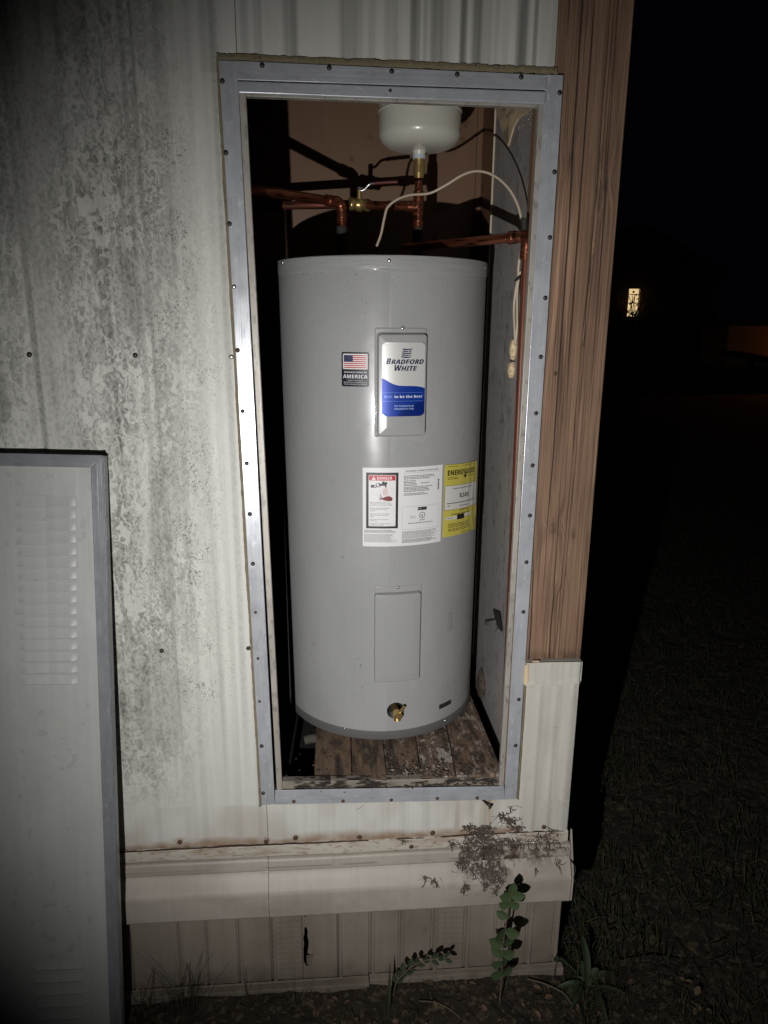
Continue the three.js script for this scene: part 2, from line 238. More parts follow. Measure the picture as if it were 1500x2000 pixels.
const mPaint = phys({ map: rep(paintMap, 2, 1), specularIntensity: 0.55, clearcoat: 0.22, clearcoatRoughness: 0.09, roughness: 0.36, bumpMap: rep(grey(256, 256, (u, v) => fbm(u * 6, v * 6, 3, 241)), 3, 2), bumpScale: 0.0018,
  roughnessMap: rep(grey(512, 512, (u, v) => 0.80 + 0.4 * (fbm(u * 9, v * 6, 4, 243) - 0.5)), 2, 1) });
mPaint.roughness = 0.36;
const mPaintFlat = phys({ color: col(0.345, 0.347, 0.347), roughness: 0.30, specularIntensity: 0.6, clearcoat: 0.3, clearcoatRoughness: 0.09 });
const mRing = std({ color: col(0.12, 0.12, 0.118), roughness: 0.6 });
const mBlack = std({ color: col(0.02, 0.02, 0.02), roughness: 0.55 });
const mTank = phys({ color: col(0.60, 0.585, 0.50), roughness: 0.3, clearcoat: 0.6, clearcoatRoughness: 0.08 });
const copMap = tex(256, 256, (u, v) => { const b = fbm(u * 10, v * 6, 4, 251), d = ss(0.5, 0.75, fbm(u * 14, v * 9, 3, 253)), k = 0.75 + 0.5 * (b - 0.5) - 0.35 * d; return [222 * k, 140 * k, 108 * k]; });
const mCopper = std({ map: copMap, color: col(0.88, 0.80, 0.76), metalness: 0.86, roughness: 0.30, bumpMap: rep(sidingBump, 1, 1), bumpScale: 0.0006 });
const mCopperDull = std({ map: copMap, color: col(0.34, 0.28, 0.26), metalness: 0.5, roughness: 0.45 });
const mBrass = std({ color: col(0.72, 0.52, 0.22), metalness: 0.85, roughness: 0.3 });
const mSteel = std({ color: col(0.6, 0.6, 0.6), metalness: 0.9, roughness: 0.3 });
const mPipeIns = std({ color: col(0.025, 0.022, 0.02), roughness: 0.8 });
const mCream = std({ color: col(0.55, 0.46, 0.34), roughness: 0.55 });
const mCable = std({ color: col(0.025, 0.022, 0.02), roughness: 0.5 });

const tanMap = tex(512, 512, (u, v) => { const a = fbm(u * 3, v * 3, 4, 261), st = fbm(u * 60, v * 2, 3, 263), d = ss(0.72, 0.8, fbm(u * 26, v * 26, 3, 265)), k = 0.25 * a + 0.12 * st + 0.35 * d; return [mix(123, 68, k), mix(93, 47, k), mix(69, 32, k)]; });
const mTan = std({ map: tanMap, roughness: 0.5 });
const panelMap = tex(512, 1024, (u, v) => {                 // grey faced board with diagonal scuffs
  const a = fbm(u * 4, v * 9, 4, 271); let s = 0; for (let i = 0; i < 3; i++) { const q = fbm(u * 40 + v * 20 * (i - 1), v * 22 - u * 5 * i, 4, 273 + i); s = Math.max(s, (1 - ss(0.0, 0.045, Math.abs(q - 0.5))) * ss(0.58, 0.72, fbm(u * 4 + i, v * 8, 3, 277 + i))); }
  const d = ss(0.7, 0.78, fbm(u * 34, v * 60, 2, 279)); const k = cl(0.25 * (a - 0.3) + 0.42 * s + 0.25 * d); return [mix(158, 66, k), mix(154, 62, k), mix(152, 60, k)];
});
const mPanel = std({ map: panelMap, roughness: 0.6 });
const mFoam = std({ map: tex(256, 256, (u, v) => { const a = fbm(u * 9, v * 9, 4, 281), d = ss(0.6, 0.7, fbm(u * 20, v * 20, 3, 283)); const k = 0.8 + 0.4 * a - 0.3 * d; return [212 * k, 190 * k, 154 * k]; }), roughness: 0.9 });
const mDust = std({ map: tex(256, 256, (u, v) => { const a = fbm(u * 16, v * 16, 4, 291), s = ss(0.64, 0.7, fbm(u * 60, v * 60, 2, 293)); const k = 0.6 + 0.7 * a; return [mix(74 * k, 170, s * 0.5), mix(63 * k, 160, s * 0.5), mix(54 * k, 148, s * 0.5)]; }), roughness: 0.95 });

// ---------------------------------------------------------------- ground
const groundMap = tex(1024, 1024, (u, v) => { const a = fbm(u * 40, v * 40, 4, 301), b = fbm(u * 9, v * 9, 3, 303), l = ss(0.62, 0.72, fbm(u * 120, v * 120, 2, 305)); const k = 0.55 + 0.5 * a + 0.3 * (b - 0.5); return [mix(58 * k, 104, l * 0.6), mix(50 * k, 92, l * 0.6), mix(38 * k, 70, l * 0.6)]; });
{
  const g = new THREE.PlaneGeometry(160, 160, 200, 200); g.rotateX(-Math.PI / 2);
  const p = g.attributes.position; for (let i = 0; i < p.count; i++) { const x = p.getX(i), z = p.getZ(i); p.setY(i, -0.004 + (Math.hypot(x, z) > 3 ? 0.10 * (fbm(x * 0.6 + 50, z * 0.6 + 50, 3, 311) - 0.5) : 0)); }
  g.computeVertexNormals();
  const o = shade(new THREE.Mesh(g, std({ map: rep(groundMap, 110, 110), roughness: 0.95, bumpMap: rep(grey(512, 512, (u, v) => fbm(u * 30, v * 30, 4, 313)), 110, 110), bumpScale: 0.02 })));
  o.name = 'ground'; o.userData.kind = 'structure'; scene.add(o);
  // the near soil in front of the skirting: lumpy
  const near = sheet(220, 60, (u, v) => { const x = mix(-1.3, 0.9, u), z = mix(0.5, -0.02, v); const e = ss(0, 0.06, u) * ss(1, 0.94, u) * ss(0, 0.12, v); return [x, 0.003 + e * (0.030 * fbm(x * 9 + 9, z * 9 + 9, 4, 315) + 0.012 * fbm(x * 50 + 9, z * 50 + 9, 3, 317) - 0.006), z, x, z]; });
  const s = shade(new THREE.Mesh(near, std({ map: rep(groundMap, 0.8, 0.8), roughness: 0.95, bumpMap: rep(grey(512, 512, (u, v) => fbm(u * 40, v * 40, 4, 319)), 2, 2), bumpScale: 0.008 }))); s.name = 'soil'; s.userData.kind = 'structure'; scene.add(s);
}

// ---------------------------------------------------------------- the mobile home: siding, opening, closet, skirting
const home = thing('mobile_home', 'white ribbed mobile home wall, mildewed on the left, with an open heater closet', 'mobile home');
const YB = 0.417, YT = 2.75, XL = -4.2, SEAM = -0.1415, XR = 0.405;
function ribs(x0, x1) {
  const pts = [], add = (x, z) => { if (x > x0 + 1e-4 && x < x1 - 1e-4) pts.push([x, z]); };
  for (let k = Math.floor((x0 + 0.32) / P8) - 1; k <= Math.ceil((x1 + 0.32) / P8) + 1; k++) { const b = -0.32 + k * P8;
    for (const [dx, z] of [[-0.011, 0], [-0.005, -0.0024], [0.003, -0.0024], [0.010, 0], [0.03, 0.0004], [0.084, 0], [0.090, 0.0013], [0.100, 0.0013], [0.107, 0], [0.136, 0], [0.141, 0.0013], [0.150, 0.0013], [0.157, 0]]) add(b + dx, z); }
  pts.sort((a, b) => a[0] - b[0]); const z = (x) => { for (let i = 1; i < pts.length; i++) if (pts[i][0] >= x) { const t = cl((x - pts[i - 1][0]) / (pts[i][0] - pts[i - 1][0])); return mix(pts[i - 1][1], pts[i][1], t); } return 0; };
  return [[x0, z(x0)], ...pts, [x1, z(x1)]];
}
const pA = part('siding_panel', sweepY(ribs(XL, SEAM), YB, YT, 6, sidingUV), mSiding, home, 'wide siding panel with grey algae left of the opening');
const pB = part('siding_panel', sweepY(ribs(SEAM + 0.0012, XR).map(([x, z]) => [x, z + 0.0008]), 1.945, YT, 4, sidingUV), mSiding, home, 'streaked siding above the opening');
const pC = part('siding_panel', sheet(40, 6, (u, v) => { const x = mix(SEAM + 0.0012, 0.45, u), y = mix(YB - 0.001 + 0.0025 * Math.sin(x * 21 + 1), 0.53, v); return [x, y, 0.0012 + 0.003 * (1 - v) * (1 - v) * (0.5 + 0.5 * Math.sin(x * 17)), ...sidingUV(x, y)]; }), mSiding, home, 'plain strip of siding below the opening');
// fluted corner trim under the post, and its bent cap
{
  const L = onZ(1026, 1300).x + 0.004, Rr = 0.5405, w = Rr - L, f = []; 
  for (const [t, z] of [[0, 0.001], [0.06, 0.004], [0.20, 0.004], [0.225, 0.0065], [0.30, 0.0065], [0.325, 0.004], [0.50, 0.004], [0.525, 0.0065], [0.60, 0.0065], [0.625, 0.004], [0.80, 0.004], [0.825, 0.0065], [0.90, 0.0065], [0.925, 0.004], [0.985, 0.004], [1, 0.001], [1.0, -0.06]]) f.push([L + w * t, z]);
  const ct = part('corner_trim', sweepY(f, 0.398, 0.815, 4, (x, y) => [x * 1.0, y]), mCorner, home, 'white fluted trim strip below the wooden post');
  const cap = sheet(24, 10, (u, v) => { const x = mix(0.4165, 0.5425, u), y = mix(0.795, 0.846, v) + 0.0015 * Math.sin(u * 9) * (1 - v); const lip = v < 0.12 ? 0.004 * (1 - v / 0.12) : 0; return [x, y, 0.013 + lip + 0.0012 * Math.sin(u * 5 + v * 3) - 0.012 * ss(0.985, 1, u) , x, y]; });
  const back = box(0.418, 0.541, 0.798, 0.8445, -0.04, 0.0115, 0.002);
  part('trim_cap', merge(cap, back), mCorner, home, 'bent white cap on top of the fluted trim');
  part('foam_scrap', merge(box(0.4135, 0.4225, 0.797, 0.843, 0.0125, 0.0165, 0.0015), box(0.431, 0.446, 0.8462, 0.8495, 0.004, 0.012, 0.001)), mFoam, home);
}
// shell behind: side wall, underside and roof edge so that the home is a body
part('side_wall', box(0.527, 0.5405, 0.27, YT, -4.5, -0.061, 0.002), mTrim, home);
part('floor_deck', box(XL, 0.527, 0.33, 0.40, -4.5, -0.012, 0.002), mStud, home);
part('roof_edge', box(XL, 0.60, YT, YT + 0.12, -4.5, 0.06, 0.004), mTrim, home);

// bottom rail and ledge of the home
{
  const rail = [[0.003, 0.4195], [0.0062, 0.4185], [0.0078, 0.4165], [0.0085, 0.400], [0.009, 0.3915], [0.0078, 0.3895], [0.002, 0.3888]];
  const prof = [[0.002, 0.3875], [0.0105, 0.3868], [0.0138, 0.3845], [0.0150, 0.380], [0.0165, 0.363], [0.0158, 0.3575], [0.0118, 0.3550], [0.0112, 0.3535], [0.0165, 0.3515], [0.026, 0.336], [0.0345, 0.322], [0.0375, 0.316], [0.038, 0.309], [0.0365, 0.256], [0.0355, 0.2515], [0.032, 0.2505], [0.0, 0.256]];
  const wob = (g, k) => { const p = g.attributes.position; for (let i = 0; i < p.count; i++) { const x = p.getX(i); p.setY(i, p.getY(i) + k * (fbm(x * 5, 1, 2, 171) - 0.5)); p.setZ(i, p.getZ(i) + 0.5 * k * (fbm(x * 7, 4, 2, 173) - 0.5)); } g.computeVertexNormals(); return g; };
  part('bottom_rail', wob(sweepX(rail, 0.0, 0.5405, 80), 0.003), mRail, home, 'rusty white rail right of the lap'); part('bottom_rail', wob(sweepX(rail.map(([z, y]) => [z - 0.001, y + 0.0004]), XL, 0.004, 200), 0.003), mRail, home, 'rusty white rail left of the lap');
  part('base_ledge', wob(sweepX(prof, -0.1405, 0.546, 90), 0.002), mTrim, home, 'moulded ledge right of the joint'); part('base_ledge', wob(sweepX(prof.map(([z, y]) => [z - 0.0012, y + 0.0006]), XL, -0.1415, 200), 0.002), mTrim, home, 'moulded ledge left of the joint');
  const sx = []; for (let i = 0; i <= 110; i++) { const x = mix(-0.75, 0.53, i / 110); sx.push(V(x, 0.4182 + 0.0022 * (fbm(x * 9, 2, 3, 175) - 0.5) * 2, 0.0055)); }
  const rg = tube(sx, 0.0017, 440, 6); { const p = rg.attributes.position; for (let i = 0; i < p.count; i++) { const n = (fbm(p.getX(i) * 90, p.getY(i) * 60, 3, 177) - 0.5) * 0.0026; p.setXYZ(i, p.getX(i), p.getY(i) + n, p.getZ(i) + 0.3 * n); } rg.computeVertexNormals(); } part('rust_seam', rg, std({ map: rep(tex(256, 64, (u, v) => { const a = fbm(u * 30, v * 4, 4, 179); return [mix(92, 30, a), mix(60, 22, a), mix(40, 18, a)]; }), 3, 1), roughness: 0.9 }), home, 'rusted seam along the bottom edge of the siding');
  part('ledge_end', merge(slab([V(0, 0, 0), V(0, 0, 0), V(0, 0, 0), V(0, 0, 0)].map((_, i) => V([0.0, 0.0365, 0.035, 0.0][i], [0.418, 0.318, 0.252, 0.256][i], 0)), 0.004).rotateY(-Math.PI / 2).translate(0.5485, 0, 0)), mTrim, home);
  const wire = tube([V(0.543, 0.36, 0.03), V(0.552, 0.345, 0.04), V(0.548, 0.325, 0.046), V(0.556, 0.305, 0.05), V(0.558, 0.297, 0.047)], 0.0013, 24, 6); part('loose_wire', wire, mCable, home);
}
// skirting: ribbed panels, some embossed, one torn
const skX = [-0.72, -0.6, 250, 345, 400, 462, 528, 591, 658, 722, 780, 844, 908, 968, 1030, 1082].map((q) => Math.abs(q) < 2 ? q : onZ(q, 1850).x);
{
  const y0 = 0.004, y1 = 0.275;
  const xs = [-4.2, -2.6, -1.6, -1.0, ...skX, 0.5405];
  for (let i = 0; i < xs.length - 1; i++) {
    const a = xs[i], b = xs[i + 1], emb = i === 5 || i === 10 || i === 15, w = 0.012;
    const prof = [[a, -0.0205], [a + 0.0006, -0.0200], [a + 0.003, -0.0190], [a + 0.0055, -0.0065], [a + w * 0.95, -0.0055], [a + w + 0.0025, -0.0125], [b - 0.0035, -0.0125], [b - 0.0012, -0.0190], [b, -0.0205]];
    if (i === 11) {                                          // torn panel: real holes
      const s = new THREE.Shape(); s.moveTo(a, y0); s.lineTo(b, y0); s.lineTo(b, y1); s.lineTo(a, y1); s.closePath();
      const px = (x, y) => onZ(240 + x / 3.261, 1760 + y / 3.261, -0.0085), hole = (pts) => { const h = new THREE.Path(); pts.forEach(([x, y], n) => { const q = px(x, y); const X = Math.max(q.x, a + 0.0012); n ? h.lineTo(X, q.y) : h.moveTo(X, q.y); }); h.closePath(); s.holes.push(h); };
      hole([[1153, 78], [1163, 72], [1172, 85], [1172, 102], [1160, 111], [1150, 100]]);
      hole([[1156, 178], [1168, 172], [1177, 200], [1175, 232], [1183, 262], [1181, 300], [1176, 340], [1200, 352], [1203, 380], [1190, 402], [1178, 424], [1166, 420], [1158, 402], [1149, 398], [1142, 372], [1130, 362], [1140, 350], [1146, 310], [1154, 276], [1147, 242], [1155, 220]]);
      const g = uvMetres(new THREE.ExtrudeGeometry(s, { depth: 0.0016, bevelEnabled: false })); g.translate(0, 0, -0.0141);
      const p = part('skirting_panel', g, mSkirt, home, 'skirting panel with a torn black hole');
      const q = px(1192, 372); part('torn_flap', sheet(6, 6, (u, v) => [q.x - 0.008 + 0.016 * u * (0.5 + 0.5 * v), q.y - 0.012 + 0.026 * v, -0.0078 + 0.007 * u * u * (1 - v), u, v]), mSkirtEmboss, p);
    } else part('skirting_panel', sweepY(prof, y0, y1, 2), emb ? mSkirtEmboss : mSkirt, home, emb ? 'embossed skirting panel' : undefined);
  }
  part('skirting_end', box(onZ(1090, 1850).x, 0.5405, 0.004, 0.252, -0.30, -0.003, 0.003), mSkirt, home);
  part('crawl_space', box(XL, 0.52, 0.004, 0.26, -0.36, -0.34, 0.001), mVoid, home, 'black space behind the skirting');
  // ground channel in two lengths, the left one kicked out
  const J = onZ(720, 1915).x, ch = (x0, x1, dz, h) => merge(box(x0, x1, 0.0, h, 0.010 + dz, 0.0125 + dz, 0.001), box(x0, x1, h - 0.0022, h, -0.006, 0.0102 + dz, 0.0008));
  const cr = part('ground_channel', ch(J + 0.0015, 0.556, 0.0, 0.034), mSkirt, home); 
  const cl2 = part('ground_channel', ch(XL, J, 0.006, 0.030), mSkirt, home, 'ground channel pushed out at the joint'); 
}

// opening frame: aluminium strips with screws
function screwAt(x, y, z, parent, m = mScrew, r = 0.0042) {
  const g = lathe([[0.0001, 0.0030], [r * 0.45, 0.0029], [r * 0.8, 0.0021], [r, 0.0009], [r * 1.04, 0]], 12); g.rotateX(Math.PI / 2); g.translate(x, y, z);
  return part('screw', g, m, parent);
}
const q4 = (a, z) => a.map(([x, y]) => onZ(x, y, z));
const ZF = 0.0065;
const fl = part('frame_strip', slab(q4([[427, 117], [463, 119], [537, 1571], [511, 1573]], ZF), 0.0035, 0.0012), mAluV, home, 'left strip of the aluminium frame');
const fr = part('frame_strip', slab(q4([[1066, 145], [1101, 146], [1009, 1561], [985, 1562]], ZF), 0.0035, 0.0012), mAluV, home, 'right strip of the aluminium frame');
const ft = part('frame_strip', merge(slab(q4([[462, 118], [1068, 146], [1068, 176], [463, 156]], ZF + 0.0012), 0.003, 0.0012),
  slab(q4([[463, 157.5], [1067, 178], [1065, 203.5], [466, 182]], ZF + 0.0035), 0.0048, 0.0022)), mAluH, home, 'top strip of the aluminium frame with a raised lower edge');
const fb = part('frame_strip', slab(q4([[537, 1544], [985, 1536], [985, 1562], [537, 1572]], ZF), 0.0035, 0.0012), mAluH, home, 'bottom strip of the aluminium frame');
// inner lips
part('frame_lip', slab(q4([[466, 176], [480, 178], [552, 1548], [541, 1550]], 0.002), 0.012, 0.0012), mLip, home, 'left inner lip of the frame');
part('frame_lip', slab(q4([[1053, 196], [1064.5, 196], [983.5, 1544], [974, 1544]], 0.002), 0.012, 0.0012), mLip, home, 'right inner lip of the frame');
part('frame_lip', slab(q4([[478, 176], [1056, 198], [1056, 210], [478, 188]], -0.004), 0.014, 0.0012), mLip, home, 'top inner lip of the frame');
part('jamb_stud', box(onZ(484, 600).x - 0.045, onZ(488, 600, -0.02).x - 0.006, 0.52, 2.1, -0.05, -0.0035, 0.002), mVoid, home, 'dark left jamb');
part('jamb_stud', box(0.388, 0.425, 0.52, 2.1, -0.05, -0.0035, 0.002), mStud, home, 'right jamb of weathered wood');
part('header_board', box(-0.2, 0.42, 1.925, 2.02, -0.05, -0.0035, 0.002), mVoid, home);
// corroded sill: rail, gap and ragged edge
{
  const rail = slab(q4([[545, 1527], [977, 1519], [978, 1536], [545, 1546]], -0.004), 0.02, 0.002);
  part('sill_rail', rail, mSill, home, 'corroded sill rail under the floor boards');
  const bits = []; for (let i = 0; i < 70; i++) { const x = rr(-0.11, 0.37), s = rr(0.0015, 0.005), g = new THREE.IcosahedronGeometry(s, 0); g.scale(rr(0.8, 2.4), rr(0.4, 0.8), rr(0.6, 1.2)); g.rotateY(rr(0, 6)); g.translate(x, 0.548 + rr(-0.004, 0.003), rr(-0.006, 0.003)); bits.push(g); }
  const o = part('rust_crumbs', merge(bits), mDust, home); o.userData.kind = 'stuff';
}
for (const [x, y, m] of [[433, 158], [440, 298], [447, 437], [456, 560, mScrewBright], [463, 684], [473, 803], [481, 905], [487, 1004], [493, 1101], [498, 1196, mScrewRust], [503, 1286, mScrewRust], [506, 1370, mScrewRust], [510, 1457], [513, 1549]]) { const p = onZ(x, y, ZF); screwAt(p.x + 0.001, p.y, ZF, fl, m, m === mScrewRust ? 0.003 : 0.0042); }
for (const [x, y, m] of [[1094, 181], [1084, 336], [1075, 464], [1066, 582], [1057, 697], [1048, 807], [1041, 909], [1036, 1007], [1029, 1098], [1023, 1195], [1014, 1366], [1008, 1456]]) { const p = onZ(x, y, ZF); screwAt(p.x - 0.001, p.y, ZF, fr, m); }
for (const [x, y] of [[512, 126], [643, 131], [765, 138], [893, 144], [1018, 149]]) { const p = onZ(x, y, ZF + 0.0012); screwAt(p.x, p.y - 0.001, p.z, ft); }
{ const p = onZ(762, 177, ZF + 0.0035); screwAt(p.x, p.y, p.z, ft, mScrew, 0.0028); }
for (const [x, y] of [[574, 1566], [670, 1565], [764, 1563], [854, 1560], [932, 1559]]) { const p = onZ(x, y, ZF); screwAt(p.x, p.y + 0.001, p.z, fb, mScrewRust, 0.004); }
for (const [x, y, m] of [[57, 693], [264, 694], [316, 1271], [452, 697, mScrewBright], [485, 1266]]) { const p = onZ(x, y, 0.0008); screwAt(p.x, p.y, 0.0008, pA, m, 0.0046); }
for (const [x, y] of [[351, 1645], [520, 1644]]) { const p = onZ(x, y, 0.002); screwAt(p.x, p.y, 0.0015, pA, mScrewRust, 0.0052); }
for (const [x, y] of [[577, 1637], [702, 1635], [845, 1627], [803, 1651], [1062, 1614]]) { const p = onZ(x, y, 0.004); screwAt(p.x, p.y, y === 1614 ? 0.006 : y === 1651 ? 0.008 : 0.004, pC, mScrewRust, 0.0055); }
// sealant squeezed out round the frame
{
  const bead = (pts, r, fl2) => { const g = tube(pts, r, pts.length * 6, 8); const p = g.attributes.position; for (let i = 0; i < p.count; i++) { const x = p.getX(i), y = p.getY(i), z = p.getZ(i), n = (fbm(x * 110, y * 110, 3, 401) - 0.5) * r * 0.8; p.setXYZ(i, x + n, y + n, 0.0016 + Math.abs(z - 0.001) * fl2 + (fl2 < 0.5 ? 0.0012 : 0)); } g.computeVertexNormals(); return g; };
  const L = []; for (let i = 0; i <= 24; i++) { const t = i / 24, p = onZ(mix(427, 511, t), mix(112, 1574, t), 0.001); L.push(V(p.x - 0.002 + 0.0012 * (rnd() - 0.5), p.y, 0.001)); }
  const T = []; for (let i = 0; i <= 30; i++) { const t = i / 30, p = onZ(mix(423, 1088, t), mix(111, 140, t), 0.001); T.push(V(p.x, p.y + 0.0010 + 0.002 * (rnd() - 0.5), 0.001)); }
  const T2 = []; for (let i = 0; i <= 30; i++) { const t = i / 30, p = onZ(mix(426, 1088, t), mix(113, 141, t), 0.001); T2.push(V(p.x, p.y + 0.001, 0.001)); }
  const R2 = []; for (let i = 0; i <= 6; i++) { const t = i / 6, p = onZ(mix(1025, 1010, t), mix(1335, 1560, t), 0.001); R2.push(V(p.x + 0.001, p.y, 0.002)); }
  part('sealant', bead(L, 0.0028, 0.6), mCaulk, home, 'yellowed bead along the left strip');
  part('sealant', merge(bead(T, 0.0048, 0.22), bead(T2, 0.006, 0.25)), mCaulk, home, 'smeared bead along the top strip');
  part('sealant', bead(R2, 0.0025, 1), mCaulk, home);
}
// closet behind the opening
const BK = -0.73, RW = 0.426, FL = 0.565;
part('closet_back_wall', box(-0.62, 0.46, 0.80, 2.62, BK - 0.03, BK, 0.001), mTan, home, 'tan rear wall of the closet');
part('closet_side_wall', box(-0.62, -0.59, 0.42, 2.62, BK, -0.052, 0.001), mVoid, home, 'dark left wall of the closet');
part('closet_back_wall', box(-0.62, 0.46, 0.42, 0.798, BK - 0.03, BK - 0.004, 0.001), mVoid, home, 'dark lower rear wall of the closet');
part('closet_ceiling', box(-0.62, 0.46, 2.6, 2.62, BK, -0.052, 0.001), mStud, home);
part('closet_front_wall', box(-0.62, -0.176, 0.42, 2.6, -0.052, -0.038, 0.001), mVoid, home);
part('closet_side_wall', box(RW + 0.004, RW + 0.03, 0.42, 2.62, BK, -0.051, 0.001), mTan, home, 'tan right wall behind the grey board');
part('corner_strip', box(RW - 0.012, RW + 0.004, 0.5, 2.6, BK + 0.001, BK + 0.012, 0.002), mTan, home);
{
  // grey board on the right wall, torn edges at top and at the front bottom
  const zb = onX(966, 300, RW - 0.004).z, board = new THREE.Shape(); 
  const e = [[-zb, 0.50], [-zb, 2.58]]; board.moveTo(0.052, 0.50);
  board.lineTo(-zb, 0.50); board.lineTo(-zb, 2.58); board.lineTo(0.14, 2.58);
  let y = 2.1, z = 0.09; const front = [];
  for (let i = 0; i <= 60; i++) { const t = i / 60, yy = mix(2.10, 0.52, t); front.push([0.062 + 0.014 * fbm(yy * 16, 2, 3, 421) + 0.05 * ss(0.95, 0.55, yy) * fbm(yy * 10, 5, 2, 423) + 0.06 * ss(1.80, 1.92, yy) * (0.6 + 0.6 * fbm(yy * 30, 7, 2, 425)), yy]); }
  for (const [a, b] of front) board.lineTo(a, b); board.closePath();
  const g = new THREE.ExtrudeGeometry(board, { depth: 0.008, bevelEnabled: false }); g.rotateY(Math.PI / 2); g.translate(RW - 0.004, 0, 0);
  { const p = g.attributes.position, uv = g.attributes.uv; for (let i = 0; i < p.count; i++) uv.setXY(i, -p.getZ(i) * 2.4, p.getY(i) * 0.62); }
  const b = part('grey_board', g, mPanel, home, 'scuffed grey board on the right side of the closet');
  // exposed foam at the top, white edge line at the rear, crumbs along the torn front
  const fo = new THREE.Shape(); const FP = [[965, 203], [978, 245], [993, 285], [1003, 250], [1012, 232], [1024, 222], [1036, 214], [1047, 205], [1050, 190], [962, 185]].map(([a, c]) => onX(a, c, RW - 0.006)); FP.forEach((p, i) => i ? fo.lineTo(-p.z, p.y) : fo.moveTo(-p.z, p.y)); fo.closePath();
  const fg = new THREE.ExtrudeGeometry(fo, { depth: 0.003, bevelEnabled: false }); fg.rotateY(Math.PI / 2); fg.translate(RW - 0.0072, 0, 0); part('foam_patch', uvMetres(fg), mFoam, b, 'bare foam where the facing has torn away');
  const cr = []; for (let i = 0; i < 120; i++) { const k = Math.floor(rr(0, 60)), [a, c] = front[k]; const s = rr(0.001, 0.0035), m = new THREE.IcosahedronGeometry(s, 0); m.scale(0.6, rr(0.7, 2.2), rr(0.6, 1.3)); m.translate(RW - 0.005, c + rr(-0.01, 0.01), -a + rr(-0.004, 0.004)); cr.push(m); }
  for (let i = 0; i < 26; i++) { const s = rr(0.0006, 0.0018), m = new THREE.IcosahedronGeometry(s, 0), p = onX(rr(1000, 1040), rr(215, 260), RW - 0.006); m.translate(p.x, p.y, p.z); cr.push(m); }
  const co = part('foam_crumbs', merge(cr), mFoam, b); co.userData.kind = 'stuff';
  part('board_edge', box(RW - 0.008, RW - 0.0035, 0.6, 2.58, zb - 0.003, zb - 0.0002, 0.0008), mCream, b, 'pale broken rear edge of the board');
  // foil tape scrap and torn facing near the bottom
  const t1 = [[945, 1213], [968, 1210], [972, 1216], [948, 1222]].map(([a, c]) => onX(a, c, RW - 0.012)); 
  const flap = [[962, 1190], [976, 1196], [981, 1236], [970, 1222]].map(([a, c]) => onX(a, c, RW - 0.010));
  const quad = (c, k) => sheet(4, 4, (u, v) => { const a = c[3].clone().lerp(c[2], u), d = c[0].clone().lerp(c[1], u), q = a.lerp(d, v); return [q.x - k * Math.sin(u * 3.1) * Math.sin(v * 3.1), q.y, q.z, u, v]; });
  part('torn_facing', quad(flap, 0.004), mVoid, b); part('foil_tape', merge(quad(t1, 0.004), quad([[966, 1233], [973, 1226], [976, 1232], [968, 1240]].map(([a, c]) => onX(a, c, RW - 0.012)), 0.002)), std({ color: col(0.75, 0.75, 0.75), metalness: 0.7, roughness: 0.25 }), b);
}
